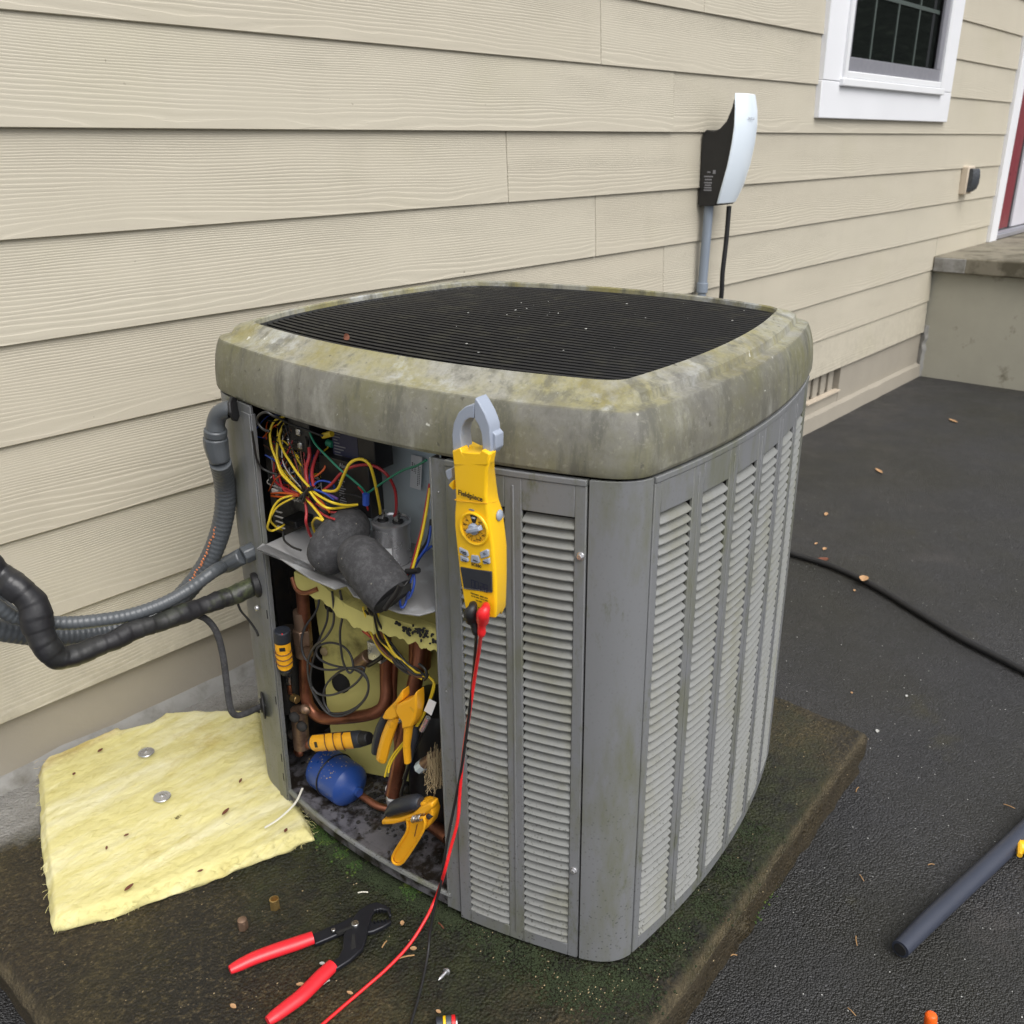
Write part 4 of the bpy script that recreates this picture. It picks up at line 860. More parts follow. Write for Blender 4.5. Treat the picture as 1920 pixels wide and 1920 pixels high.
wire('copper', [(-0.2422, 0.0429, 0.3860), (-0.2572, 0.0354, 0.3434), (-0.2722, 0.0376, 0.2969), (-0.2922, 0.0375, 0.2427), (-0.3122, 0.0434, 0.1738), (-0.3172, 0.0528, 0.1243), (-0.3222, 0.0584, 0.0919)], .0135, 'copper_pipe')
MB().tube([(-0.2372, 0.0477, 0.3766), (-0.2372, 0.0527, 0.3178)], .020, 14).build('pipe_collar', 'copper', ac)
wire('copper', [(-0.2522, 0.0939, 0.3306), (-0.2622, 0.0959, 0.2577), (-0.2722, 0.0867, 0.1988), (-0.2822, 0.0748, 0.1401)], .0065, 'copper_pipe'); wire('copper', [(-0.2322, 0.0371, 0.2633), (-0.2455, 0.0383, 0.1794), (-0.2589, 0.0333, 0.1196), (-0.2722, 0.0210, 0.0986)], .0150, 'copper_pipe')
MB().tube([(-0.3172, 0.0633, 0.1028), (-0.3172, 0.0611, 0.0823)], .0125, 12).build('pipe_label', 'label', ac); MB().tube([(-0.3172, 0.0611, 0.0823), (-0.3172, 0.0577, 0.0623)], .0145, 12).build('valve_body', 'zinc', ac)
wire('copper', [(-0.3136, 0.1546, 0.0420), (-0.3139, 0.1304, 0.0390), (-0.3131, 0.1049, 0.0360), (-0.3004, 0.0774, 0.0330), (-0.2781, 0.0455, 0.0300)], .0068, 'copper_pipe'); wire('copper', [(-0.2874, 0.0247, 0.0350), (-0.2944, -0.0084, 0.0350), (-0.3021, -0.0486, 0.0350)], .0125, 'copper_pipe')
MB().tube([(-0.2822, 0.1571, 0.3063), (-0.2822, 0.1289, 0.3340)], .0135, 12).build('pressure_switch', 'dullbrass', ac, bevel=.002); bx('switch_cap', [(-0.2922, 0.1219, 0.3353), (-0.2922, 0.0914, 0.3716)], .02, 'zinc'); wire('kwire', [(-0.2922, 0.1232, 0.3218), (-0.2922, 0.0895, 0.3511), (-0.2922, 0.0688, 0.3815)], .004)
MB().tube([(-0.3222, 0.3011, 0.2502), (-0.3222, 0.3023, 0.2334)], .0055, 8).build('service_port', 'steel', ac); MB().tube([(-0.3172, 0.3085, 0.2283), (-0.3172, 0.3089, 0.2068)], .0042, 8).build('service_port', 'copper', ac); MB().tube([(-0.3222, 0.2981, 0.2043), (-0.3222, 0.2837, 0.2052)], .0085, 6).build('valve_cap', 'brass', ac, bevel=.001)
MB().tube([(-0.3022, 0.3110, 0.3371), (-0.3022, 0.3304, 0.1532)], .018, 12).build('accumulator', 'darkint', ac); MB().tube([(-0.3222, 0.2840, 0.1837), (-0.3222, 0.2880, 0.0965)], .016, 10).build('valve_body', 'dullbrass', ac)
for q in [(-0.3422, 0.2742, 0.1817), (-0.3362, 0.2637, 0.1621), (-0.3302, 0.2563, 0.1995), (-0.3242, 0.3092, 0.1160), (-0.3182, 0.2734, 0.1065), (-0.3122, 0.3117, 0.0670)]: MB().ball(q, (.009, .012, .010), 8, 5).build('valve_fitting', random.choice(['dullbrass', 'darkint', 'copper']), ac)
cm = MB(); c0 = [(-0.2322, 0.0109, 0.1593)][0]; cm.loft([[(c0[0]+r*math.cos(a), c0[1]+.0+r*math.sin(a), z) for a in [2*math.pi*q/24 for q in range(24)]] for r, z in ((.060, .03), (.066, .05), (.066, .23), (.055, .26), (.02, .275))]); cm.build('compressor', 'modblack', ac)
# filter drier
a, c = [Vector(p) for p in [(-0.3090, 0.2535, 0.0580), (-0.3215, 0.1588, 0.0580)]]; ax = (c-a)
MB().tube([a-ax*.14, a-ax*.10, a-ax*.02, a+ax*.04, a+ax*.10, a+ax*.84, a+ax*.90, a+ax*.96, a+ax*1.03, a+ax*1.08, a+ax*1.12], [.009, .020, .034, .0395, .041, .041, .0395, .034, .024, .014, .009], 30, sub=1).build('filter_drier', 'blue', ac, ang=24)
MB().tube([a+ax*1.07, a+ax*1.20], .0085, 12).build('drier_stub', 'blue', ac)
rb = []; e1 = ax.normalized(); e2 = Vector((0, 0, 1)); e3 = e1.cross(e2).normalized()
wire('kwire', [a+ax*.42+(e2*math.cos(t)+e3*math.sin(t))*.0418 for t in [2*math.pi*q/24 for q in range(25)]], .0016, 'drier_strap')
dd_ = MB()
for _ in range(80):
    t_, w_ = random.uniform(.0, .85), random.gauss(0, .7); q_ = a+ax*t_+(e2*math.cos(w_)+e3*math.sin(w_))*.0412; r_ = random.uniform(.0004, .0015); dd_.ball(q_, (r_*random.uniform(.7, 1.8), r_, r_*.6), 5, 3)
o = dd_.build('drier_dirt', 'twine', ac); o['kind'] = 'stuff'
MB().tube([a-ax*.30+Vector((0, 0, -.004)), a-ax*.08], .0075, 10).build('drier_stub', 'copper', ac)
# hanging sensor wires and their coil
N = '{480,1080,5.05}'
wire('swire', [(-0.3722, 0.1071, 0.5077), (-0.3657, 0.1147, 0.4679), (-0.3591, 0.1286, 0.4327), (-0.3526, 0.1581, 0.3953), (-0.3461, 0.1913, 0.3661), (-0.3405, 0.2176, 0.3305), (-0.3361, 0.2297, 0.2954), (-0.3318, 0.2313, 0.2589), (-0.3274, 0.2163, 0.2237), (-0.3231, 0.1987, 0.2075), (-0.3231, 0.1714, 0.2152), (-0.3241, 0.1337, 0.2434), (-0.3252, 0.1011, 0.2833), (-0.3263, 0.0910, 0.3136), (-0.3274, 0.0989, 0.3345), (-0.3285, 0.1272, 0.3353), (-0.3296, 0.1792, 0.3126), (-0.3307, 0.2153, 0.3065), (-0.3318, 0.2391, 0.3183), (-0.3283, 0.2468, 0.3465), (-0.3218, 0.2388, 0.3761), (-0.3152, 0.2178, 0.4073), (-0.3087, 0.2126, 0.4288), (-0.3022, 0.2242, 0.4410)], .0021, 'sensor_wire')
wire('swire', [(-0.3722, 0.0893, 0.5150), (-0.3627, 0.0967, 0.4722), (-0.3531, 0.1188, 0.4230), (-0.3436, 0.1308, 0.3796), (-0.3341, 0.1382, 0.3427), (-0.3293, 0.1325, 0.3242), (-0.3258, 0.1252, 0.3324), (-0.3222, 0.1313, 0.3537), (-0.3186, 0.1510, 0.3638), (-0.3179, 0.1798, 0.3616), (-0.3191, 0.2059, 0.3494), (-0.3203, 0.2191, 0.3346), (-0.3215, 0.2149, 0.3215), (-0.3222, 0.1912, 0.3172), (-0.3222, 0.1469, 0.3247), (-0.3222, 0.1080, 0.3409), (-0.3222, 0.1033, 0.3342), (-0.3227, 0.1209, 0.3066), (-0.3250, 0.1492, 0.2799), (-0.3274, 0.1884, 0.2550), (-0.3298, 0.2158, 0.2491), (-0.3322, 0.2279, 0.2604)], .0021, 'sensor_wire')
wire('swire', [(-0.3022, 0.1989, 0.4176), (-0.3047, 0.2024, 0.3903), (-0.3072, 0.2235, 0.3481), (-0.3097, 0.2302, 0.3274), (-0.3122, 0.2406, 0.3008), (-0.3147, 0.2499, 0.2627), (-0.3172, 0.2437, 0.2391), (-0.3180, 0.2193, 0.2124), (-0.3189, 0.1975, 0.2078), (-0.3197, 0.1605, 0.2255), (-0.3205, 0.1203, 0.2599), (-0.3214, 0.0987, 0.2950), (-0.3222, 0.0980, 0.3193), (-0.3222, 0.1191, 0.3284), (-0.3222, 0.1446, 0.3234), (-0.3222, 0.1724, 0.3023), (-0.3222, 0.2028, 0.2666), (-0.3222, 0.2126, 0.2312), (-0.3222, 0.1991, 0.2114)], .0020, 'sensor_wire')
# harness dropping through the shelf
for k in range(9):
    mt = ('kwire', 'ywire', 'kwire', 'kwire', 'ywire', 'kwire', 'nwire', 'kwire', 'ywire')[k]
    pts = [(-0.3822, 0.0164, 0.5123), (-0.3755, 0.0164, 0.4851), (-0.3689, 0.0123, 0.4530), (-0.3622, 0.0007, 0.4268), (-0.3589, -0.0192, 0.4108), (-0.3555, -0.0416, 0.4017), (-0.3522, -0.0623, 0.4027)]
    wire(mt, [(x+random.uniform(-.005, .005), y+(k-4)*.0030*(1 if i < 5 else .5)+random.uniform(-.003, .003), z+(4-k)*.0012+random.uniform(-.003, .003)) for i, (x, y, z) in enumerate(pts)], .0019)
for k in range(2): wire('owire', [(x, y-.004*k, z) for x, y, z in [(-0.3422, 0.0866, 0.4793), (-0.3422, 0.0890, 0.4571), (-0.3422, 0.0792, 0.4387), (-0.3422, 0.0664, 0.4272)]], .0018)
wire('rwire', [(-0.3422, 0.0776, 0.4313), (-0.3422, 0.0552, 0.4230), (-0.3422, 0.0357, 0.4120), (-0.3422, 0.0230, 0.4006)], .0019); wire('kwire', [(-0.3672, -0.0620, 0.4327), (-0.3672, -0.0742, 0.4277), (-0.3672, -0.0777, 0.4157), (-0.3672, -0.0708, 0.4065)], .0022, 'cable_tie')
wire('ywire', [(-0.3522, -0.0666, 0.4033), (-0.3547, -0.0790, 0.3997), (-0.3572, -0.0781, 0.3854), (-0.3597, -0.0677, 0.3534), (-0.3622, -0.0479, 0.3128), (-0.3647, -0.0179, 0.2667), (-0.3672, 0.0053, 0.2327), (-0.3697, 0.0168, 0.2077), (-0.3722, 0.0238, 0.1821)], .0018); wire('ywire', [(-0.3522, -0.0686, 0.4022), (-0.3550, -0.0811, 0.3949), (-0.3579, -0.0733, 0.3644), (-0.3608, -0.0537, 0.3204), (-0.3636, -0.0216, 0.2676), (-0.3665, 0.0014, 0.2319), (-0.3693, 0.0123, 0.2095), (-0.3722, 0.0144, 0.1952)], .0018)
wire('kwire', [(-0.3522, -0.0786, 0.3924), (-0.3522, -0.0696, 0.3458), (-0.3522, -0.0442, 0.2846), (-0.3522, -0.0174, 0.2201), (-0.3522, -0.0003, 0.1751)], .0030); wire('kwire', [(-0.3422, -0.0097, 0.2172), (-0.3422, 0.0058, 0.1657), (-0.3422, 0.0184, 0.1254), (-0.3422, 0.0092, 0.1183), (-0.3422, -0.0277, 0.1363)], .0028)
lbm = [(-0.3682, -0.0803, 0.3761), (-0.3682, -0.0940, 0.3747), (-0.3682, -0.0828, 0.3464), (-0.3682, -0.0682, 0.3497)]; lt = MB(); lt.add(lbm, [(0, 1, 2, 3)]); lt.add([(p[0]+.001, p[1], p[2]) for p in lbm], [(0, 1, 2, 3)]); lt.build('wire_label', 'label', ac, smooth=False)
MB().tube([(-0.3682, -0.0614, 0.3100), (-0.3682, -0.0761, 0.3401)], .0045, 8).build('wire_label', 'zinc', ac)
# frayed insulation by the mullion
fz = MB()
for k in range(80):
    y0 = [(-0.3722, -0.0854, 0.2706)][0]; p = Vector(y0)+Vector((random.uniform(-.004, .02), random.uniform(-.006, .012), random.uniform(-.01, .012)))
    pts = [p+Vector((random.uniform(-.004, .004)*q, random.uniform(-.004, .004)*q, -.020*q+random.uniform(-.004, .004))) for q in range(4)]; fz.tube(pts, .0004, 4, sub=2)
o = fz.build('frayed_fibres', 'twine', ac); o['kind'] = 'stuff'
MB().tube([(-0.3522, -0.0475, 0.2278), (-0.3522, -0.0712, 0.2512)], .0095, 10).build('pipe_stub', 'dullbrass', ac); MB().tube([(-0.3522, -0.0364, 0.2141), (-0.3522, -0.0487, 0.2283)], .010, 8).build('stub_cap', 'galv', ac)
# leaf litter and dirt on the pan floor
lt = MB()
for k in range(620):
    x = random.uniform(-HX+.02, -.10); y = random.uniform(-.13, .32)
    if k > 120: x = random.gauss(-.28, .05); y = random.gauss(.12, .10)
    if not (-HX+.022+y*y/2.4 < x < -.06 and -.14 < y < .33): continue
    r = random.uniform(.001, .005); lt.ball((x, y, .0225), (r*random.uniform(.6, 1.8), r, r*.35), 6, 3)
o = lt.build('leaf_litter', 'darkint', ac); o['kind'] = 'stuff'
# ---------------------------------------------------------------- lines entering the corner post (AC frame)
def acthing(name, label, cat, group=None): return thing(name, label, cat, mat=ACM, group=group)
def ribs(pts, r, name, mat, par, pitch=.0085, dep=.0008, n=14):
    pts = [Vector(p) for p in pts]; b = MB(); dense = []
    for i in range(len(pts)-1):
        p0, p1, p2, p3 = pts[max(i-1, 0)], pts[i], pts[i+1], pts[min(i+2, len(pts)-1)]
        m_ = max(4, int((p2-p1).length/pitch*4))
        for k in range(m_):
            t = k/m_; dense.append(.5*((2*p1)+(p2-p0)*t+(2*p0-5*p1+4*p2-p3)*t*t+(3*p1-p0-3*p2+p3)*t**3))
    dense.append(pts[-1]); b.tube(dense, [r-dep*(.5-.5*math.cos(i*math.pi/2)) for i in range(len(dense))], n, sub=1)
    return b.build(name, mat, par, ang=80)
def to_w(P): return [tuple(ACM @ Vector(p)) for p in P]
WI = ACM.inverted()
co = acthing('electrical_conduit', 'upper ribbed grey conduit with a right angle elbow high on the corner post', 'conduit', 'flexible conduits into the air conditioner')
el = [(-0.3672, 0.2982, 0.7751), (-0.3722, 0.3063, 0.7741), (-0.3772, 0.3197, 0.7670), (-0.3802, 0.3280, 0.7531), (-0.3822, 0.3298, 0.7390)]
MB().tube([el[0], el[0]], .02, 8, sub=1)
d0 = (Vector(el[1])-Vector(el[0])).normalized()
MB().tube([Vector(el[0])-d0*.004, Vector(el[0])+d0*.0015], .0205, 8, sub=1).build('lock_nut', 'rubber', co, bevel=.002)
MB().tube([Vector(el[0])+d0*.006]+[Vector(p) for p in el[1:]], [.0145, .014, .0142, .0145, .0150], 18).build('elbow', 'conduit', co)
MB().tube([(-0.3822, 0.3294, 0.7409), (-0.3822, 0.3322, 0.7278)], .0185, 18).build('collar', 'conduit', co, bevel=.0025)
MB().tube([(-0.3822, 0.3324, 0.7269), (-0.3822, 0.3340, 0.7130), (-0.3822, 0.3321, 0.6969), (-0.3822, 0.3298, 0.6826)], [.0205, .0205, .0190, .0160], 8, sub=2).build('compression_nut', 'conduit', co, bevel=.003)
ribs(to_w([Vector(p) for p in [(-0.3822, 0.3294, 0.6846)]]) + [(0.7574, -0.4300, 0.5119), (0.7593, -0.4180, 0.4649), (0.7493, -0.4060, 0.4152), (0.7289, -0.3940, 0.3679), (0.6992, -0.3820, 0.3287), (0.6606, -0.3700, 0.2982), (0.6115, -0.3620, 0.2844), (0.5502, -0.3540, 0.2879), (0.4780, -0.3460, 0.3071), (0.4208, -0.3380, 0.3355), (0.3620, -0.3300, 0.3724)], .0178, 'flexible_conduit', 'conduit', co).matrix_parent_inverse = WI
pk = MB()
for k in range(26):
    t = .34+.34*k/25
    pts_ = [WI @ Vector(p) for p in [(0.7581, -0.4200, 0.4658), (0.7443, -0.4150, 0.4194), (0.7203, -0.4100, 0.3758), (0.6920, -0.4050, 0.3440)]]
    u = (k/25)*(len(pts_)-1); i = min(int(u), len(pts_)-2); p = Vector(pts_[i]).lerp(Vector(pts_[i+1]), u-i)
    pk.ball(p+Vector((-.0098, .0060-.003*random.random(), .000)), (.0016, .0026, random.uniform(.001, .004)), 6, 4)
o = pk.build('weathered_orange_print', 'orangeink', co); o['kind'] = 'stuff'
co2 = acthing('lower_conduit', 'lower ribbed grey conduit with a straight fitting in the corner post', 'conduit', 'flexible conduits into the air conditioner')
fp_ = [Vector(p) for p in [(-0.3622, 0.3155, 0.5155), (-0.3722, 0.3190, 0.5135), (-0.3842, 0.3581, 0.4873)]]
MB().tube([fp_[0]+(fp_[0]-fp_[1])*1.6, fp_[0], fp_[1]], .0165, 8, sub=1).build('lock_nut', 'conduit', co2, bevel=.002); MB().tube([fp_[1], fp_[1].lerp(fp_[2], .75), fp_[2]], [.0155, .0155, .0135], 8, sub=1).build('compression_nut', 'conduit', co2, bevel=.003)
ribs(to_w([tuple(fp_[2])])+[(0.6980, -0.4600, 0.3773), (0.6508, -0.4514, 0.3568), (0.6064, -0.4429, 0.3459), (0.5572, -0.4314, 0.3425), (0.5038, -0.4186, 0.3495), (0.4618, -0.4057, 0.3597), (0.4092, -0.3929, 0.3861), (0.3561, -0.3800, 0.4279)] + [(.24, -.27, .31), (.04, -.12, .34), (-.10, .02, .36)], .0112, 'flexible_conduit', 'conduit', co2).matrix_parent_inverse = WI
ln_ = acthing('insulated_suction_line', 'thick black wrapped insulated line bending down and into the corner post', 'pipe')
lp_ = [(.16, .02, .53), (.27, -.20, .515)] + [(0.3771, -0.3600, 0.4925), (0.4043, -0.3840, 0.4558), (0.4164, -0.4080, 0.4363), (0.4262, -0.4240, 0.4115), (0.4238, -0.4320, 0.3779), (0.4268, -0.4400, 0.3470), (0.4441, -0.4440, 0.3224), (0.4927, -0.4480, 0.3189), (0.5615, -0.4510, 0.3226), (0.6345, -0.4530, 0.3203), (0.7131, -0.4550, 0.3197)] + to_w([(-0.3572, 0.3168, 0.4502), (-0.3272, 0.3311, 0.4391)])
def wrapped(pts, rs, name, mat, par):
    pts = [Vector(p) for p in pts]; b = MB(); dn = []; rr = []
    for i in range(len(pts)-1):
        p0, p1, p2, p3 = pts[max(i-1, 0)], pts[i], pts[i+1], pts[min(i+2, len(pts)-1)]
        for k in range(14):
            t = k/14; dn.append(.5*((2*p1)+(p2-p0)*t+(2*p0-5*p1+4*p2-p3)*t*t+(3*p1-p0-3*p2+p3)*t**3)); rr.append(rs[i]*(1-t)+rs[i+1]*t)
    D2, R2_, acc = [dn[0]], [rr[0]], 0
    for i in range(1, len(dn)):
        seg_ = (dn[i]-dn[i-1]).length; m_ = max(1, int(seg_/.0022))
        for k in range(1, m_+1): D2.append(dn[i-1].lerp(dn[i], k/m_)); R2_.append(rr[i-1]+(rr[i]-rr[i-1])*k/m_)
    rad_ = []; s_ = 0
    for i, p in enumerate(D2):
        if i: s_ += (p-D2[i-1]).length
        rad_.append(R2_[i]+.0010*((s_/.020) % 1.0)-.0005+.0016*noise.noise((s_*30, 2, 1)))
    b.tube(D2, rad_, 22, sub=1)
    b.v = [tuple(Vector(v)+Vector((noise.noise(Vector(v)*32), noise.noise(Vector(v)*32+Vector((9, 0, 0))), noise.noise(Vector(v)*32+Vector((0, 9, 0)))))*.0032) for v in b.v]
    return b.build(name, mat, par, ang=80)
wrapped(lp_, [.019, .019, .019, .0195, .0205, .0215, .0212, .0205, .0190, .0162, .0155, .0165, .0165, .017, .0175], 'insulation_wrap', 'tape', ln_).matrix_parent_inverse = WI
lq_ = Vector([(-0.3572, 0.3108, 0.4530)][0]); MB().tube([lq_+Vector((-.006, .004, 0)), lq_+Vector((.006, -.004, .002))], .0225, 20, sub=1).build('grommet', 'rubber', ln_, bevel=.003)
bk_ = acthing('grey_pipe_behind', 'grey green pipe behind the black wrapped line at the left edge', 'pipe')
MB().tube([(-.02, .02, .50), (.18, -.14, .44)] + [(0.3938, -0.2600, 0.4048), (0.4265, -0.2733, 0.3578), (0.4475, -0.2867, 0.3248), (0.4716, -0.3000, 0.3037)], .0135, 14).build('pipe', 'conduit', bk_).matrix_parent_inverse = WI
ll = acthing('liquid_line', 'thin brown copper line dropping to a grommet low on the corner post', 'pipe')
MB().tube([tuple(WI @ Vector(p)) for p in [(0.6701, -0.4300, 0.2976), (0.6863, -0.4364, 0.2829), (0.6970, -0.4429, 0.2557), (0.7006, -0.4464, 0.2087), (0.6987, -0.4486, 0.1450), (0.6984, -0.4500, 0.1033), (0.7067, -0.4500, 0.0843), (0.7259, -0.4500, 0.0777)]] + [(-0.3672, 0.3464, 0.1877), (-0.3522, 0.3392, 0.1925)], .0058, 12).build('pipe', 'foam', ll)
gp = Vector([(-0.3542, 0.3435, 0.1884)][0]); nn_ = Vector((-.80, .60, 0))
MB().tube([gp-nn_*.002, gp+nn_*.003], .026, 22, sub=1).build('grommet', 'rubber', ll, bevel=.002); MB().tube([gp+nn_*.002, gp+nn_*.006], .014, 16, sub=1).build('grommet_lip', 'rubber', ll, bevel=.002)
gw = acthing('ground_wire', 'short thin dark wire hanging below the black wrapped line', 'wire')
MB().tube([(-0.3522, 0.3787, 0.3926), (-0.3572, 0.3658, 0.3837), (-0.3622, 0.3412, 0.3765), (-0.3672, 0.3177, 0.3648), (-0.3722, 0.3072, 0.3599)], .0022, 6).build('wire_strand', 'kwire', gw)
MB().ball([(-0.3662, 0.3075, 0.4128)][0], .005, 8, 5).build('screw_head', 'zinc', gw)
# ---------------------------------------------------------------- glass wool batt on the pad
bt = thing('insulation_batt', 'yellow glass wool insulation batt lying on the pad against the wall', 'insulation')
bb = [(0.5091, -0.0350, -0.0624)] + [(0.6011, 0.0062, -0.1220), (0.6497, -0.0182, -0.1220), (0.7376, -0.0453, -0.1220), (0.7833, -0.0201, -0.1220), (0.8206, -0.0440, -0.1220), (0.9347, -0.1304, -0.1220)]
lf = [(0.5173, 0.0223, -0.1220), (0.4271, -0.2078, -0.1220), (0.3917, -0.3062, -0.1220), (0.3441, -0.4391, -0.1220)]; ff = [(0.3441, -0.4391, -0.1220), (0.3912, -0.4696, -0.1220), (0.4345, -0.4883, -0.1220), (0.5143, -0.5118, -0.1220), (0.6080, -0.5436, -0.1220), (0.7449, -0.5869, -0.1220)]; rr_ = [(0.9067, -0.1885, -0.1220), (0.8384, -0.3161, -0.1220), (0.7904, -0.4430, -0.1220), (0.7624, -0.5506, -0.1220), (0.7449, -0.5869, -0.1220)]
def along(P, t):
    P = [Vector(p) for p in P]; L = [0]
    for i in range(len(P)-1): L.append(L[-1]+(P[i+1]-P[i]).length)
    d = t*L[-1]
    for i in range(len(P)-1):
        if d <= L[i+1]+1e-9: return P[i].lerp(P[i+1], (d-L[i])/max(1e-9, L[i+1]-L[i]))
    return P[-1]
nu, nv = 110, 90
Q00, Q10, Q01, Q11 = along(bb, 0), along(bb, 1), along(ff, 0), along(ff, 1)
def coons(u, v):
    c0, c1, d0_, d1 = along(bb, u), along(ff, u), along(lf, v), along(rr_, v)
    p = c0*(1-v)+c1*v+d0_*(1-u)+d1*u-(Q00*(1-u)*(1-v)+Q10*u*(1-v)+Q01*(1-u)*v+Q11*u*v); p.y = min(p.y, -.022); return p
g = MB(); tops = {}
for i in range(nu+1):
    for j in range(nv+1):
        u, v = i/nu, j/nv; p = coons(u, v); e = min(u, 1-u, v*.8, (1-v))
        z = -.124+.0034*noise.noise((p.x*7, p.y*9, 0))+.0026*noise.noise((p.x*18, p.y*40, 2))+.0016*noise.noise((p.x*60, p.y*120, 5))+.0010*noise.noise((p.x*150, p.y*220, 6))
        ed = (.009*noise.noise((p.x*10, p.y*10, 9))+.007*noise.noise((p.x*45, p.y*45, 4)))*max(0, 1-e/.03)
        if e < .02: z -= .010*(1-e/.02)**1.6
        z += .010*max(0, .10-v)/.10*(1 if u < .4 else .3)
        tops[i, j] = len(g.v); g.v.append((p.x+ed*.35, p.y+ed*.4, z))
for i in range(nu):
    for j in range(nv): g.f.append((tops[i, j], tops[i, j+1], tops[i+1, j+1], tops[i+1, j]))
rim = [tops[0, j] for j in range(nv+1)]+[tops[i, nv] for i in range(1, nu+1)]+[tops[nu, j] for j in range(nv-1, -1, -1)]+[tops[i, 0] for i in range(nu-1, 0, -1)]
cxm, cym = sum(g.v[q][0] for q in rim)/len(rim), sum(g.v[q][1] for q in rim)/len(rim); prev = rim
for k in range(1, 6):
    cur = []
    for q in rim:
        x, y, z = g.v[q]; dx, dy = x-cxm, y-cym; L = math.hypot(dx, dy)
        off = (.004, .006, .006, .003, -.002)[k-1]+.0045*noise.noise((x*34, y*34, k*.9)); zz = z+(-.1515-z)*k/5
        cur.append(len(g.v)); g.v.append((x+dx/L*off, min(y+dy/L*off, -.021), zz))
    for a in range(len(rim)): g.f.append((prev[a], cur[a], cur[(a+1) % len(rim)], prev[(a+1) % len(rim)]))
    prev = cur
g.build('wool_slab', 'batt', bt, ang=80)
for x, y, _ in [(0.6619, -0.1483, -0.1190), (0.6128, -0.3012, -0.1190)]:
    w_ = MB(); rs_ = []
    for r, z in ((.003, .0035), (.006, .0030), (.0125, .0015), (.0155, .0022), (.0165, .0008)): rs_.append([(x+r*1.0*math.cos(a), y+r*math.sin(a), -.1195+z) for a in [2*math.pi*q/22 for q in range(22)]])
    w_.loft(list(reversed(rs_))); w_.build('fixing_washer', 'zinc', bt); MB().tube([(x, y, -.117), (x, y, -.113)], .0018, 8, sub=1).build('washer_pin', 'steel', bt)
hr = MB()
for k in range(420):
    u = random.random(); side = random.random(); p = along(ff, u) if side < .6 else along(lf, u) if side < .75 else along(rr_, u)
    a = random.uniform(0, 6.28); q = p+Vector((0, 0, random.uniform(-.022, .004)))
    hr.tube([q, q+Vector((math.cos(a)*.006, math.sin(a)*.006-.003, random.uniform(-.003, .005))), q+Vector((math.cos(a)*.013, math.sin(a)*.011-.005, random.uniform(-.006, .006)))], .00028, 3, sub=2)
for k in range(1500):
    p = coons(random.uniform(.02, .98), random.uniform(.03, .98)); a = random.gauss(-.25, .5); L_ = random.uniform(.006, .022); h_ = -.1235+.0034*noise.noise((p.x*7, p.y*9, 0))+.0026*noise.noise((p.x*18, p.y*40, 2))
    q = Vector((p.x, p.y, h_+.0012)); e_ = Vector((math.cos(a), math.sin(a), 0)); n_ = Vector((-e_.y, e_.x, 0))
    hr.tube([q, q+e_*L_*.5+n_*random.uniform(-.002, .002)+Vector((0, 0, random.uniform(.0002, .003))), q+e_*L_+n_*random.uniform(-.004, .004)], .00022, 3, sub=2)
o = hr.build('loose_fibres', 'batt', bt); o['kind'] = 'stuff'
def litter(name, c, ln, wd, ang, mat, label, cat, group, curl=.3):
    """small curled leaf or flake: pointed oval with a raised rim"""
    b = MB(); n = 6; ca, sa = math.cos(ang), math.sin(ang); rows = []
    for i in range(n+1):
        t = i/n; w = wd*math.sin(math.pi*(.06+.88*t))**.8; row = []
        for j in (-1, -.5, 0, .5, 1):
            x = (t-.5)*ln; y = j*w/2; z = .0008+curl*(abs(j)**2)*w*.5+curl*.12*ln*(2*t-1)**2
            row.append((x*ca-y*sa, x*sa+y*ca, z))
        rows.append(row+[(p[0], p[1], p[2]-.0006) for p in reversed(row)])
    b.loft(rows); o = b.build(name, mat, None, loc=c, ang=60); tag(o, label, cat, group); return o
FL_ = ('largest bark flake near the front edge of the insulation batt', 'dark bark flake near the back left corner of the batt', 'round brown flake left of the upper washer on the batt', 'stalked brown flake between the lower washer and the corner post', 'curled brown flake right of the lower washer on the batt', 'dark flake near the right tip of the batt', 'dark flake on the middle of the batt, below the lower washer', 'thin dark flake on the batt, left of the middle one', 'dark fleck by the front edge of the batt, right of its middle')
for k, ((x, y, z), ln, wd) in enumerate(zip([(0.4571, -0.4744, -0.1190), (0.6024, -0.0713, -0.1190), (0.5323, -0.1059, -0.1190), (0.7375, -0.3754, -0.1190), (0.6684, -0.4320, -0.1190), (0.7126, -0.5592, -0.1190), (0.5155, -0.3511, -0.1190), (0.4766, -0.3555, -0.1190), (0.5565, -0.5315, -0.1190)], (.018, .013, .008, .013, .020, .010, .009, .009, .010), (.007, .007, .006, .005, .007, .006, .005, .004, .005))):
    litter('bark_flake', (x, y, z+.001), ln, wd, random.uniform(0, 3.1), 'leafdk', FL_[k], 'leaf', 'flakes on the insulation batt', .2)
ti = thing('plastic_tie', 'milky white plastic strip curving off the batt beside the corner post', 'plastic strip')
MB().tube([(0.7857, -0.5140, -0.0920), (0.7615, -0.5275, -0.0995), (0.7363, -0.5315, -0.1060), (0.7104, -0.5306, -0.1119), (0.6910, -0.5242, -0.1175)], .0022, 8, flat=.6).build('strip', 'plasticw', ti)
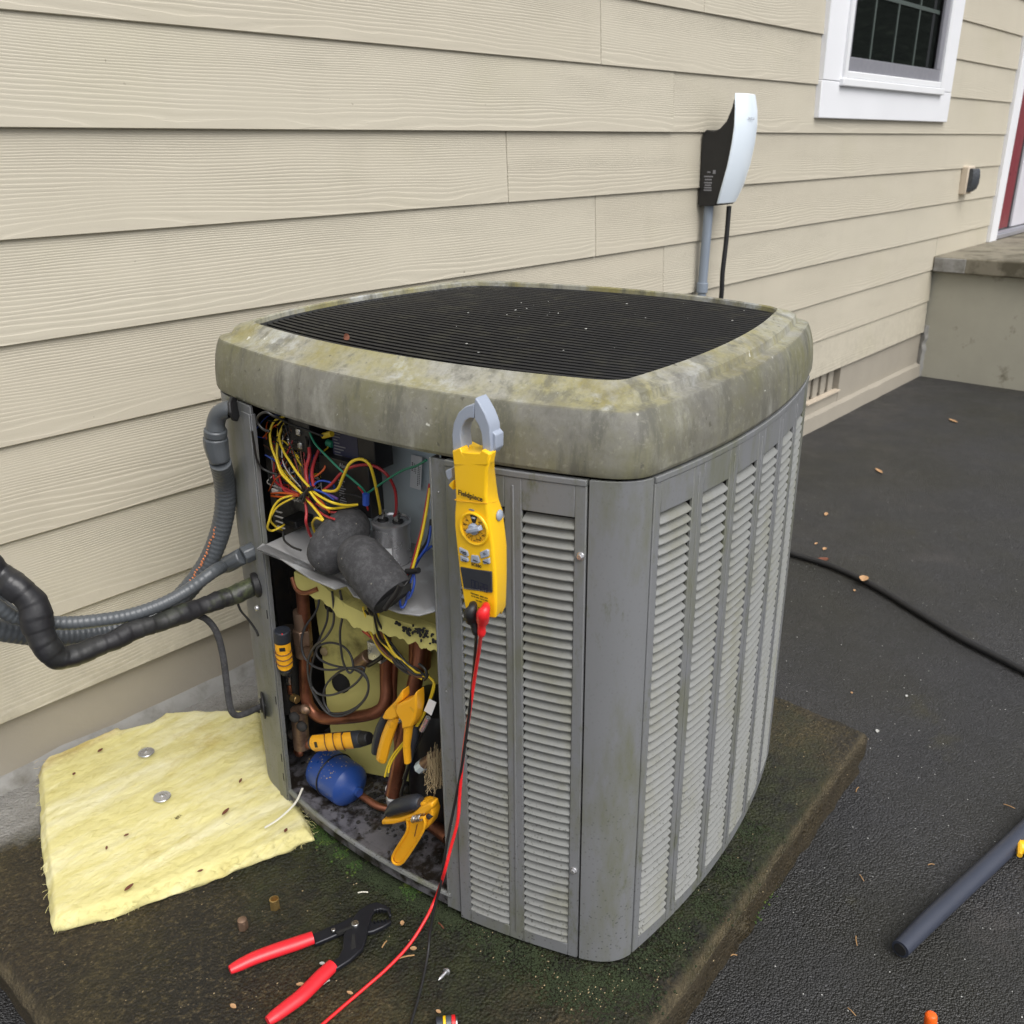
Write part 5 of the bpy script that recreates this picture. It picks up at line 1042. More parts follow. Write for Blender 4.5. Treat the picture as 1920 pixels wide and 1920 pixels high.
# ---------------------------------------------------------------- clamp meter
MM_ = ACM @ Matrix(((0, 0, -1, 0), (-1, 0, 0, 0), (0, 1, 0, 0), (0, 0, 0, 1)))
MM_ = Matrix.Translation(ACM @ Vector((-0.4522, -0.2446, 0.7358))-ACM.translation) @ MM_
me_t = thing('clamp_meter', 'yellow clamp meter with grey jaw hanging on the louvred panel', 'clamp meter', mat=MM_)
LE = [(-0.0337, 0.0942, 0.0000), (-0.0320, 0.0776, 0.0000), (-0.0309, 0.0469, 0.0000), (-0.0307, 0.0315, 0.0000), (-0.0331, 0.0132, 0.0000), (-0.0339, -0.0042, 0.0000), (-0.0317, -0.0321, 0.0000), (-0.0283, -0.0722, 0.0000), (-0.0236, -0.1052, 0.0000), (-0.0208, -0.1222, 0.0000)]
RE = [(0.0239, 0.1015, 0.0000), (0.0172, 0.0797, 0.0000), (0.0149, 0.0468, 0.0000), (0.0162, 0.0382, 0.0000), (0.0174, 0.0233, 0.0000), (0.0187, 0.0096, 0.0000), (0.0236, -0.0174, 0.0000), (0.0267, -0.0600, 0.0000), (0.0268, -0.0964, 0.0000), (0.0256, -0.1158, 0.0000)]
RB = [(0.0084, 0.0923, -0.0340), (0.0072, 0.0710, -0.0340), (0.0114, 0.0372, -0.0340), (0.0129, 0.0304, -0.0340), (0.0183, 0.0168, -0.0340), (0.0211, -0.0061, -0.0340), (0.0240, -0.0308, -0.0340), (0.0234, -0.0772, -0.0340), (0.0213, -0.1178, -0.0340), (0.0143, -0.1318, -0.0340)]
rings = []
for k in range(10):
    l, r, q = LE[k], RE[k], RB[k]; m_ = .5*(l[0]+r[0]); lb_ = l[0]-.0015
    v0, v1 = l[1], r[1]
    rings.append([(l[0]+.0008, v0, .0), (m_, .5*(v0+v1), .0016), (r[0]-.001, v1, 0), (r[0]+.0008, v1, -.0022), (q[0], v1*.5+q[1]*.5, -.028), (q[0]-.003, q[1], -.034), (lb_+.003, v0, -.034), (lb_, v0, -.030), (l[0]-.0006, v0, -.003)])
body = MB().loft(rings).build('meter_body', 'meter', me_t, bevel=.0016, ang=38)
# bottom cap edge, throat of the jaw mouth and seam line
sm = MB(); sm.tube([(LE[3][0]-.0006, LE[3][1], -.02), (LE[3][0]-.0005, LE[3][1], .0006), (.5*(LE[3][0]+RE[3][0]), .5*(LE[3][1]+RE[3][1]), .0018), (RE[3][0]+.0004, RE[3][1], .0004), (RB[3][0]+.0005, RB[3][1], -.028)], .0006, 5, sub=2); sm.build('seam', 'meterdk', me_t)
hood = [(-0.0321, 0.0939, 0.0000), (-0.0205, 0.1008, 0.0000), (-0.0176, 0.0947, 0.0000), (-0.0130, 0.0902, 0.0000), (-0.0051, 0.0898, 0.0000), (0.0028, 0.0927, 0.0000), (0.0085, 0.0991, 0.0000), (0.0117, 0.1044, 0.0000), (0.0224, 0.1012, 0.0000), (0.0190, 0.0867, 0.0000), (-0.0304, 0.0766, 0.0000)]
MB().prism([(p[0], p[1]) for p in hood], ((1, 0, 0), (0, 1, 0), (0, 0, 1), (0, 0, 0)), -.014, .0012).build('jaw_hood', 'meter', me_t, bevel=.0012, ang=35)
tabm = [(-0.0342, 0.0861, -0.0200), (-0.0264, 0.0992, -0.0200), (-0.0192, 0.0972, -0.0200), (-0.0042, 0.0940, -0.0200), (-0.0068, 0.0847, -0.0200), (-0.0312, 0.0785, -0.0200)]
MB().prism([(p[0], p[1]) for p in tabm], ((1, 0, 0), (0, 1, 0), (0, 0, 1), (0, 0, 0)), -.032, -.018).build('thumb_guard', 'meter', me_t, bevel=.002)
J1 = [(-0.0361, 0.0913, -0.0060), (-0.0368, 0.1120, -0.0060), (-0.0337, 0.1272, -0.0060), (-0.0259, 0.1416, -0.0060), (-0.0154, 0.1505, -0.0060), (-0.0020, 0.1559, -0.0060), (-0.0034, 0.1383, -0.0060), (-0.0096, 0.1373, -0.0060), (-0.0160, 0.1329, -0.0060), (-0.0219, 0.1240, -0.0060), (-0.0239, 0.1137, -0.0060), (-0.0214, 0.0941, -0.0060)]
J2 = [(-0.0026, 0.1378, -0.0060), (0.0026, 0.1323, -0.0060), (0.0070, 0.1220, -0.0060), (0.0087, 0.1000, -0.0060), (0.0203, 0.1010, -0.0060), (0.0200, 0.1225, -0.0060), (0.0195, 0.1320, -0.0060), (0.0173, 0.1381, -0.0060), (0.0130, 0.1469, -0.0060), (0.0057, 0.1571, -0.0060), (-0.0002, 0.1638, -0.0060), (-0.0019, 0.1591, -0.0060)]
for nm, J in (('fixed_jaw', J1), ('moving_jaw', J2)): MB().prism([(p[0], p[1]) for p in J], ((1, 0, 0), (0, 1, 0), (0, 0, 1), (0, 0, 0)), -.026, -.005).build(nm, 'meterlo', me_t, bevel=.0013, ang=35)
TR = [(0.0076, 0.1243, -0.0220), (0.0139, 0.1293, -0.0220), (0.0245, 0.1214, -0.0220), (0.0242, 0.1049, -0.0220), (0.0179, 0.0964, -0.0220), (0.0077, 0.0931, -0.0220)]
trg = MB().prism([(p[0], p[1]) for p in TR], ((1, 0, 0), (0, 1, 0), (0, 0, 1), (0, 0, 0)), -.026, -.010).build('trigger_block', 'meterlo', me_t, bevel=.0012)
LV = [(-0.0427, 0.0676, -0.0120), (-0.0521, 0.0621, -0.0120), (-0.0500, 0.0534, -0.0120), (-0.0459, 0.0501, -0.0120), (-0.0416, 0.0545, -0.0120)]; MB().prism([(p[0], p[1]) for p in LV], ((1, 0, 0), (0, 1, 0), (0, 0, 1), (0, 0, 0)), -.026, -.008).build('jaw_lever', 'meterlo', me_t, bevel=.0015)
LW = [(-0.0384, 0.0538, -0.0100), (-0.0462, 0.0458, -0.0100), (-0.0447, 0.0433, -0.0100), (-0.0390, 0.0396, -0.0100)]; MB().prism([(p[0], p[1]) for p in LW], ((1, 0, 0), (0, 1, 0), (0, 0, 1), (0, 0, 0)), -.026, -.006).build('side_ear', 'meter', me_t, bevel=.0015)
put('lettering', text_mesh('Fieldpiece', .0092, Matrix.Translation(Vector([(-0.0054, 0.0434, 0.0016)][0])+Vector((0, 0, .0016))) @ Matrix.Rotation(-.03, 4, 'Z')), 'ink', me_t, smooth=False)
dc = Vector([(-0.0016, 0.0010, 0.0000)][0]); dr = .0186; fz_ = .0022
def disc(c, r, z, n=40): return [(c[0]+r*math.cos(2*math.pi*q/n), c[1]+r*math.sin(2*math.pi*q/n), z) for q in range(n)]
MB().loft([disc(dc, dr, -.001), disc(dc, dr, fz_)]).build('dial_face', 'meterdk', me_t, ang=30)
MB().tube(disc(dc, dr+.0016, .0026)+[disc(dc, dr+.0016, .0026)[0]], .0019, 8, sub=1).build('dial_rim', 'meter', me_t)
dm = MB()
for k in range(12):
    a = math.pi/2+2*math.pi*(k+.5)/12
    if k in (0, 11): continue
    d_ = Vector((math.cos(a), math.sin(a), 0)); p_ = Vector((-d_.y, d_.x, 0))*.00022
    dm.add([dc+d_*.0085+p_+Vector((0, 0, fz_+.0003)), dc+d_*.0085-p_+Vector((0, 0, fz_+.0003)), dc+d_*(dr-.0006)-p_+Vector((0, 0, fz_+.0003)), dc+d_*(dr-.0006)+p_+Vector((0, 0, fz_+.0003))], [(0, 1, 2, 3)])
for k in range(12):
    a = math.pi/2+2*math.pi*k/12; d_ = Vector((math.cos(a), math.sin(a), 0)); p_ = Vector((-d_.y, d_.x, 0))*.0007
    dm.add([dc+d_*.0072+p_+Vector((0, 0, fz_+.0003)), dc+d_*.0072-p_+Vector((0, 0, fz_+.0003)), dc+d_*.0092+Vector((0, 0, fz_+.0003))], [(0, 1, 2)])
wd_ = [dc+Vector((math.cos(a)*r, math.sin(a)*r, fz_+.00025)) for a, r in ((R(72), .008), (R(72), dr-.0004), (R(84), dr-.0004), (R(96), dr-.0004), (R(108), dr-.0004), (R(108), .008))]
dm.add(wd_, [(0, 1, 2, 3, 4, 5)]); dm.build('dial_marks', 'ink', me_t, smooth=False)
put('lettering', text_mesh('OFF', .0034, Matrix.Translation(dc+Vector((0, .0142, fz_+.0007)))), 'label', me_t, smooth=False)
for tx_, a, r in (('NCV', 170, .0138), ('MFD', 205, .0136), ('Hz', 140, .0138), ('VAC', 48, .0140), ('VDC', 30, .0130), ('mA', 338, .0150), ('Ω', 315, .0140), ('°C', 245, .0125), ('°F', 240, .0160), ('µA', 272, .0155), ('inrush', 298, .0145)):
    put('lettering', text_mesh(tx_, .0027, Matrix.Translation(dc+Vector((math.cos(R(a))*r, math.sin(R(a))*r, fz_+.0006)))), 'ink', me_t, smooth=False)
kn = MB(); kn.loft([disc(dc, .0074, fz_), disc(dc, .0072, fz_+.003), disc(dc, .0055, fz_+.0045)]); kn.build('dial_hub', 'meterlo', me_t, ang=40)
ka = R(24); kd = Vector((math.cos(ka), math.sin(ka), 0)); kp = Vector((-kd.y, kd.x, 0)); kb = MB()
kb.loft([[dc+kd*t-kp*w+Vector((0, 0, fz_+.0015)), dc+kd*t+kp*w+Vector((0, 0, fz_+.0015)), dc+kd*t+kp*w*.62+Vector((0, 0, h)), dc+kd*t-kp*w*.62+Vector((0, 0, h))] for t, w, h in ((-.0072, .0030, .0105), (0, .0034, .0125), (.0085, .0036, .0125), (.0150, .0034, .0112))])
kb.build('dial_knob', 'meterlo', me_t, bevel=.0008)
led = [(-0.0050, 0.0249, 0.0020)][0]; lo_ = MB(); lo_.loft([[(led[0]+.0042*math.cos(a), led[1]+.0012*math.sin(a), z) for a in [2*math.pi*q/16 for q in range(16)]] for z in (.0008, .0022)]); lo_.build('indicator_window', 'greyink', me_t, ang=30)
bs_ = {'measurement': [(-0.0258, -0.0305, 0.0000), (-0.0133, -0.0323, 0.0000), (-0.0111, -0.0383, 0.0000), (-0.0145, -0.0407, 0.0000), (-0.0252, -0.0370, 0.0000)], 'Range': [(-0.0245, -0.0412, 0.0000), (-0.0128, -0.0417, 0.0000), (-0.0113, -0.0457, 0.0000), (-0.0147, -0.0482, 0.0000), (-0.0240, -0.0485, 0.0000)], 'Select': [(-0.0068, -0.0357, 0.0000), (0.0039, -0.0342, 0.0000), (0.0061, -0.0424, 0.0000), (0.0036, -0.0446, 0.0000), (-0.0080, -0.0456, 0.0000)], 'power': [(0.0065, -0.0285, 0.0000), (0.0163, -0.0222, 0.0000), (0.0195, -0.0228, 0.0000), (0.0193, -0.0308, 0.0000), (0.0079, -0.0368, 0.0000)], 'MinMax': [(0.0103, -0.0383, 0.0000), (0.0201, -0.0327, 0.0000), (0.0207, -0.0405, 0.0000), (0.0118, -0.0430, 0.0000)]}
for nm, P_ in bs_.items():
    MB().prism([(p[0], p[1]) for p in P_], ((1, 0, 0), (0, 1, 0), (0, 0, 1), (0, 0, 0)), -.001, .0032).build('button', 'meterlo', me_t, bevel=.0008, ang=30)
    c_x, c_y = sum(p[0] for p in P_)/len(P_), sum(p[1] for p in P_)/len(P_)
    if nm in ('Range', 'Select', 'MinMax'): put('lettering', text_mesh(nm, .0030, Matrix.Translation((c_x, c_y-.0008, .0035)) @ Matrix.Rotation(-.06, 4, 'Z')), 'ink', me_t, smooth=False)
    elif nm == 'power':
        MB().tube([(c_x+.0014*math.cos(R(a)), c_y+.0014*math.sin(R(a)), .0034) for a in range(0, 361, 30)], .0003, 4, sub=1).build('button_mark', 'ink', me_t)
    else:
        MB().box((c_x, c_y+.001, .0034), (.0085, .0012, .0004), ).box((c_x+.001, c_y-.0012, .0034), (.006, .0010, .0004)).build('button_mark', 'ink', me_t, smooth=False)
put('lettering', text_mesh('SC680', .0058, Matrix.Translation(Vector([(0.0011, -0.0475, 0.0034)][0]))), 'ink', me_t, smooth=False)
LC = [(-0.0252, -0.0578, 0.0000), (0.0229, -0.0508, 0.0000), (0.0231, -0.0796, 0.0000), (-0.0204, -0.0873, 0.0000)]
MB().prism([(p[0], p[1]) for p in LC], ((1, 0, 0), (0, 1, 0), (0, 0, 1), (0, 0, 0)), -.001, .0026).build('display', 'lcd', me_t, bevel=.0005)
a, b_, c__, d__ = [Vector((p[0], p[1], .0029)) for p in LC]
MB().add([d__.lerp(a, .03), c__.lerp(b_, .03), c__.lerp(b_, .075), d__.lerp(a, .075)], [(0, 1, 2, 3)]).build('display_edge', 'steel', me_t, smooth=False)
sg = MB(); lc0 = d__.lerp(a, .16).lerp(c__.lerp(b_, .16), .30)
for k, dig in enumerate('0028'):
    ox, oy = lc0.x+.0062*k+(.0012 if k > 1 else 0), lc0.y-.0002*k; W_, H_, T_ = .0046, .0100, .0009
    S7 = {'a': ((0, H_), (W_, H_)), 'd': ((0, 0), (W_, 0)), 'g': ((0, H_/2), (W_, H_/2)), 'f': ((0, H_/2), (0, H_)), 'e': ((0, 0), (0, H_/2)), 'b': ((W_, H_/2), (W_, H_)), 'c': ((W_, 0), (W_, H_/2))}
    for ch_ in {'0': 'abcdef', '2': 'abged', '8': 'abcdefg'}[dig]:
        (x0, y0), (x1, y1) = S7[ch_]; sg.span((ox+min(x0, x1)-T_/2, oy+min(y0, y1)-T_/2, .0027), (ox+max(x0, x1)+T_/2, oy+max(y0, y1)+T_/2, .0029))
sg.build('display_digits', 'lcdink', me_t, smooth=False)
for tx_, px_, sz in (('TRUE RMS  AND LRA', [(0.0031, -0.0899, 0.0022)][0], .0029), ('CAT III 1000V  CAT IV 600V', [(0.0038, -0.0935, 0.0022)][0], .0022), ('MAX 1000V', [(0.0028, -0.0976, 0.0022)][0], .0020)):
    put('lettering', text_mesh(tx_, sz, Matrix.Translation(Vector(px_))), 'ink', me_t, smooth=False)
for (x, y, z), s in zip([(0.0024, -0.1069, 0.0020), (0.0023, -0.1124, 0.0020)], (.0024, .0024)): MB().add([(x-s/2, y-s/2, z), (x+s/2, y-s/2, z), (x, y+s/2, z)], [(0, 1, 2)]).build('warning_mark', 'ink', me_t, smooth=False)
db_ = [(0.0202, 0.0160, -0.0200)][0]; o = MB().ball((0, 0, 0), (.0032, .0075, .0062), 14, 8).build('side_button', 'meterlo', me_t, loc=(db_[0]+.0005, db_[1], db_[2]))
# ---------------------------------------------------------------- test leads
def lead(nm, mat, mat2, plug, boot, wirepts, label):
    t_ = thing(nm, label, 'test lead', mat=ACM, group='test leads of the clamp meter')
    MB().tube(plug, [.0052, .0062, .0086, .0080], 12, sub=4).build('plug_shroud', mat, t_, ang=60)
    MB().tube(boot, [.0068, .0058, .0052, .0056, .0044], 10, sub=4).build('strain_relief', mat, t_, ang=60)
    return t_
def to_ac(P): return [tuple(ACM.inverted() @ Vector(p)) for p in P]
kt = lead('black_test_lead', 'rubber', 'rubber', [(-0.4582, -0.2409, 0.6327), (-0.4682, -0.2477, 0.6341), (-0.4702, -0.2456, 0.6276), (-0.4642, -0.2423, 0.6145)], [(-0.4662, -0.2440, 0.6191), (-0.4652, -0.2455, 0.6129), (-0.4642, -0.2471, 0.6068), (-0.4632, -0.2478, 0.6003), (-0.4622, -0.2478, 0.5952)], None, 'black test lead plugged into the clamp meter and trailing over the pad')
kw = [(-0.4622, -0.2479, 0.5983), (-0.4370, -0.2269, 0.5578), (-0.4198, -0.2097, 0.5093), (-0.4186, -0.2027, 0.4627), (-0.4182, -0.1952, 0.4147), (-0.4182, -0.1853, 0.3549), (-0.4182, -0.1754, 0.3023), (-0.4210, -0.1654, 0.2498), (-0.4294, -0.1597, 0.2019), (-0.4402, -0.1581, 0.1624), (-0.4522, -0.1569, 0.1127)] + to_ac([(0.7271, -0.9354, -0.0600), (0.7165, -0.9330, -0.1080), (0.7006, -0.9433, -0.1320), (0.6599, -0.9714, -0.1424), (0.6122, -1.0015, -0.1461), (0.5804, -1.0226, -0.1465)])
MB().tube(kw, .0022, 9, sub=6).build('cable', 'rubber', kt, ang=80)
rl = lead('red_test_lead', 'redpl', 'redpl', [(-0.4582, -0.2610, 0.6374), (-0.4682, -0.2675, 0.6389), (-0.4702, -0.2656, 0.6332), (-0.4642, -0.2600, 0.6187)], [(-0.4662, -0.2616, 0.6232), (-0.4652, -0.2598, 0.6161), (-0.4642, -0.2580, 0.6088), (-0.4632, -0.2571, 0.6003), (-0.4622, -0.2553, 0.5954)], None, 'red test lead plugged into the clamp meter and trailing over the pad')
rw = [(-0.4622, -0.2554, 0.5985), (-0.4382, -0.2328, 0.5523), (-0.4210, -0.2110, 0.4933), (-0.4174, -0.2015, 0.4527), (-0.4162, -0.1936, 0.4128), (-0.4162, -0.1864, 0.3729), (-0.4162, -0.1786, 0.3219), (-0.4194, -0.1752, 0.2734), (-0.4290, -0.1769, 0.2310), (-0.4402, -0.1705, 0.1848), (-0.4522, -0.1645, 0.1385)] + to_ac([(0.7609, -0.9029, -0.0850), (0.7352, -0.9061, -0.1079), (0.6958, -0.9099, -0.1274), (0.6496, -0.9110, -0.1371), (0.5984, -0.9083, -0.1433), (0.5587, -0.9069, -0.1459), (0.5191, -0.9075, -0.1465), (0.4809, -0.9085, -0.1465)])
MB().tube(rw, .0026, 9, sub=6).build('cable', 'redpl', rl, ang=80)
# ---------------------------------------------------------------- pipe clamps
def outline_part(name, pts, mat, par, t0, t1, ax, bev=.0015, ang=35):
    """pts: points in the AC frame near one plane with x roughly constant; extruded along x"""
    x0 = pts[0][0]; return MB().prism([(p[1], p[2]) for p in pts], ((0, 1, 0), (0, 0, 1), (1, 0, 0), (x0, 0, 0)), t0, t1).build(name, mat, par, bevel=bev, ang=ang)
C = '{480,1080,5.05}'
c1 = acthing('pipe_clamp', 'amber spring clamp probe gripping the vertical copper pipe', 'pipe clamp', 'pipe clamp probes in the service bay')
outline_part('clamp_jaw', [(-0.3722, -0.0375, 0.3841), (-0.3722, -0.0201, 0.3558), (-0.3722, 0.0021, 0.3289), (-0.3722, 0.0115, 0.3119), (-0.3722, 0.0048, 0.3105), (-0.3722, -0.0126, 0.3166), (-0.3722, -0.0258, 0.3301), (-0.3722, -0.0222, 0.3407), (-0.3722, -0.0277, 0.3548), (-0.3722, -0.0371, 0.3644)], 'clampy', c1, -.010, .010, None, .003)
outline_part('clamp_jaw', [(-0.3742, -0.0697, 0.3957), (-0.3742, -0.0626, 0.3833), (-0.3742, -0.0512, 0.3721), (-0.3742, -0.0388, 0.3643), (-0.3742, -0.0272, 0.3538), (-0.3742, -0.0234, 0.3413), (-0.3742, -0.0289, 0.3325), (-0.3742, -0.0350, 0.3270), (-0.3742, -0.0350, 0.3108), (-0.3742, -0.0566, 0.3248), (-0.3742, -0.0630, 0.3404), (-0.3742, -0.0688, 0.3643)], 'clampy', c1, -.012, .010, None, .003)
MB().tube([(-0.3722, -0.0128, 0.3187), (-0.3722, -0.0023, 0.3000), (-0.3722, 0.0119, 0.2670), (-0.3722, 0.0228, 0.2347), (-0.3722, 0.0292, 0.2146)], [.0055, .0065, .0070, .0072, .0066], 10, flat=1.5).build('clamp_handle', 'clampy', c1)
MB().tube([(-0.3662, 0.0177, 0.3026), (-0.3662, 0.0294, 0.2749), (-0.3662, 0.0403, 0.2447), (-0.3662, 0.0475, 0.2178)], [.006, .009, .009, .007], 12).build('handle_grip', 'tooldark', c1)
MB().tube([(-0.3742, -0.0398, 0.3168), (-0.3742, -0.0372, 0.2954), (-0.3742, -0.0331, 0.2689), (-0.3742, -0.0327, 0.2394)], [.0070, .0065, .0058, .0050], 10, flat=1.4).build('clamp_handle', 'clampy', c1)
MB().tube([(-0.3642, -0.0427, 0.3078), (-0.3642, -0.0390, 0.2858), (-0.3642, -0.0303, 0.2571), (-0.3642, -0.0253, 0.2337)], [.006, .0085, .008, .006], 12).build('handle_grip', 'tooldark', c1)
pv = Vector([(-0.3822, -0.0426, 0.3507)][0]); MB().tube([pv+Vector((.006, 0, 0)), pv+Vector((-.0035, 0, 0))], .0048, 12, sub=1).build('pivot_rivet', 'steel', c1, bevel=.001)
sp_ = [Vector(p) for p in [(-0.3682, -0.0153, 0.3102), (-0.3682, -0.0293, 0.3200)]]
MB().tube([sp_[0].lerp(sp_[1], q/40)+Vector((math.cos(q*.9)*.006, 0, math.sin(q*.9)*.006)) for q in range(41)], .0011, 6, sub=1).build('spring', 'steel', c1)
c2_ = acthing('pipe_clamp', 'amber spring clamp probe lying low on the base pan by the mullion', 'pipe clamp', 'pipe clamp probes in the service bay')
D = '{500,1340,5.05}'
outline_part('clamp_jaw', [(-0.3902, 0.0131, 0.1144), (-0.3902, -0.0287, 0.1400), (-0.3902, -0.0575, 0.1632), (-0.3902, -0.0744, 0.1845), (-0.3902, -0.0929, 0.2020), (-0.3902, -0.1018, 0.2074), (-0.3902, -0.1024, 0.1982), (-0.3902, -0.0918, 0.1824), (-0.3902, -0.0733, 0.1667), (-0.3902, -0.0424, 0.1402), (-0.3902, -0.0156, 0.1200), (-0.3902, 0.0128, 0.1044)], 'clampy', c2_, -.010, .008, None, .003)
MB().tube([(-0.3922, 0.0030, 0.1289), (-0.3922, -0.0151, 0.1501), (-0.3922, -0.0418, 0.1710), (-0.3922, -0.0630, 0.1856), (-0.3922, -0.0720, 0.1890)], [.007, .0135, .0150, .0140, .009], 14, flat=.9).build('handle_grip', 'tooldark', c2_)
outline_part('clamp_jaw', [(-0.3822, -0.0667, 0.1857), (-0.3822, -0.0770, 0.1918), (-0.3822, -0.0925, 0.1950), (-0.3822, -0.0970, 0.1791), (-0.3822, -0.0902, 0.1541), (-0.3822, -0.0781, 0.1348), (-0.3822, -0.0691, 0.1346), (-0.3822, -0.0714, 0.1533), (-0.3822, -0.0614, 0.1549), (-0.3822, -0.0656, 0.1678)], 'clampy', c2_, -.012, .010, None, .003)
ha = [(-0.4002, -0.0506, 0.1507), (-0.4002, -0.0512, 0.1368), (-0.4002, -0.0449, 0.1180), (-0.4002, -0.0262, 0.0834), (-0.4002, -0.0109, 0.0521), (-0.4002, -0.0123, 0.0401), (-0.4002, -0.0230, 0.0413), (-0.4002, -0.0357, 0.0541), (-0.4002, -0.0593, 0.0965), (-0.4002, -0.0798, 0.1362), (-0.4002, -0.0865, 0.1548), (-0.4002, -0.0866, 0.1743)]
outline_part('clamp_handle', ha, 'clampy', c2_, -.002, .005, None, .0015)
hx = Vector((0, 0, 0))
MB().tube([Vector(p)+Vector((-.004, 0, 0)) for p in ha]+[Vector(ha[0])+Vector((-.004, 0, 0))], .0022, 6, sub=2).build('handle_rim', 'clampy', c2_)
sp_ = [Vector(p) for p in [(-0.4062, -0.0655, 0.1616), (-0.4062, -0.0851, 0.1758)]]
MB().tube([sp_[0].lerp(sp_[1], q/40)+Vector((math.cos(q*.8)*.006, 0, math.sin(q*.8)*.006)) for q in range(41)], .0012, 6, sub=1).build('spring', 'steel', c2_)
MB().tube([(-0.4062, -0.0739, 0.1551), (-0.4062, -0.0665, 0.1272)], .0009, 5, sub=1).build('spring_leg', 'nwire', c2_)
pv = Vector([(-0.3962, -0.0907, 0.1723)][0]); MB().tube([pv+Vector((.006, 0, 0)), pv+Vector((-.002, 0, 0))], .0045, 12, sub=1).build('pivot_rivet', 'tooldark', c2_)
# ---------------------------------------------------------------- pressure probes
def probe(P, rad, label, ends):
    t_ = acthing('pressure_probe', label, 'pressure probe', 'pressure probes in the service bay'); a, b = Vector(P[0]), Vector(P[1]); ax = b-a; L = ax.length; e = ax/L
    MB().tube([a, a+e*L*.06, a+e*L*.94, b], [rad*.86, rad, rad, rad*.86], 18, sub=1).build('probe_body', 'tooldark', t_, bevel=.001)
    vw = Vector((-.66, -.60, .45)); vw = (vw-e*vw.dot(e)).normalized(); sd_ = e.cross(vw)
    def sleeve(t0, t1, dome, nm, rr):
        rows = []
        for i in range(8):
            t = t0+(t1-t0)*i/7; row = []
            for j in range(13):
                a_ = R(-68+136*j/12); drop = dome*L*(1-math.cos(a_))*1.1 if dome else 0
                row.append(a+e*(L*t-drop*(i/7))+(vw*math.cos(a_)+sd_*math.sin(a_))*(rr))
            rows.append(row)
        MB().loft(rows, closed=False, caps=False).build(nm, 'clampy', t_, ang=50)
        pass
    sleeve(.02, .34, .10, 'grip_panel', rad+.0012); sleeve(.30, .54, .12, 'grip_scallop', rad+.0020); sleeve(.50, .74, .12, 'grip_scallop', rad+.0014); sleeve(.70, .92, .12, 'grip_scallop', rad+.0010)
    for tt in (.37, .55, .73):
        MB().tube([a+e*(L*tt-L*.10*(1-math.cos(R(-68+136*j/12)))*1.1)+(vw*math.cos(R(-68+136*j/12))+sd_*math.sin(R(-68+136*j/12)))*(rad+.0026) for j in range(13)], .0010, 5, sub=1).build('grip_ridge', 'nwire', t_)
    q = a+e*L*.16+vw*(rad+.0016); MB().box((0, 0, 0), (.010, .007, .0008), Matrix((sd_, e, vw)).transposed().to_4x4()).build('badge', 'ink', t_, loc=q, smooth=False)
    MB().tube([b, b+e*ends], [rad*.92, rad*.70], 16, sub=1).build('probe_tip', 'rubber', t_, bevel=.002)
    MB().tube([a-e*.008, a], [rad*.9, rad*.95], 16, sub=1).build('probe_cap', 'tooldark', t_, bevel=.002); return t_
probe([(-0.3472, 0.2172, 0.1529), (-0.3422, 0.1001, 0.2082)], .0150, 'amber and black pressure probe lying above the blue filter drier', .018)
p_ = probe([(-0.3572, 0.2612, 0.3582), (-0.3572, 0.2622, 0.2996)], .0135, 'amber and black pressure probe standing by the corner post', .010)
MB().tube([(-0.3572, 0.2590, 0.3804), (-0.3572, 0.2614, 0.3570)], .0145, 16, sub=1).build('probe_head', 'tooldark', p_, bevel=.002); MB().ball([(-0.3732, 0.2405, 0.3861)][0], .0014, 6, 4).build('indicator_light', 'redpl', p_)
# ---------------------------------------------------------------- pliers on the pad
pl = thing('pliers', 'red handled tongue and groove pliers lying open on the pad', 'pliers', (0, 0, -.148))
def flat2(P): return [(p[0], p[1]) for p in P]
AX0 = ((1, 0, 0), (0, 1, 0), (0, 0, 1), (0, 0, 0))
MB().prism(flat2([(0.6114, -0.7692, -0.1380), (0.6341, -0.7756, -0.1380), (0.6577, -0.7844, -0.1380), (0.6762, -0.7888, -0.1380), (0.6876, -0.7968, -0.1380), (0.6902, -0.8099, -0.1380), (0.6914, -0.8232, -0.1380), (0.7019, -0.8335, -0.1380), (0.7153, -0.8405, -0.1380), (0.7114, -0.8462, -0.1380), (0.6950, -0.8440, -0.1380), (0.6791, -0.8389, -0.1380), (0.6691, -0.8323, -0.1380), (0.6617, -0.8172, -0.1380), (0.6432, -0.8024, -0.1380), (0.6194, -0.7945, -0.1380), (0.6012, -0.7881, -0.1380)]), AX0, .001, .009).build('lower_arm', 'toolblk', pl, bevel=.0018, ang=30)
MB().prism(flat2([(0.5912, -0.8392, -0.1340), (0.6074, -0.8397, -0.1340), (0.6221, -0.8318, -0.1340), (0.6405, -0.8116, -0.1340), (0.6546, -0.8050, -0.1340), (0.6709, -0.7971, -0.1340), (0.6888, -0.7904, -0.1340), (0.7074, -0.7927, -0.1340), (0.7205, -0.7990, -0.1340), (0.7253, -0.8150, -0.1340), (0.7265, -0.8268, -0.1340), (0.7172, -0.8401, -0.1340), (0.7135, -0.8376, -0.1340), (0.7200, -0.8263, -0.1340), (0.7146, -0.8166, -0.1340), (0.7054, -0.8112, -0.1340), (0.6959, -0.8156, -0.1340), (0.6855, -0.8239, -0.1340), (0.6733, -0.8330, -0.1340), (0.6605, -0.8442, -0.1340), (0.6431, -0.8559, -0.1340), (0.6156, -0.8582, -0.1340), (0.5892, -0.8548, -0.1340)]), AX0, .006, .014).build('upper_arm', 'toolblk', pl, bevel=.0018, ang=30)
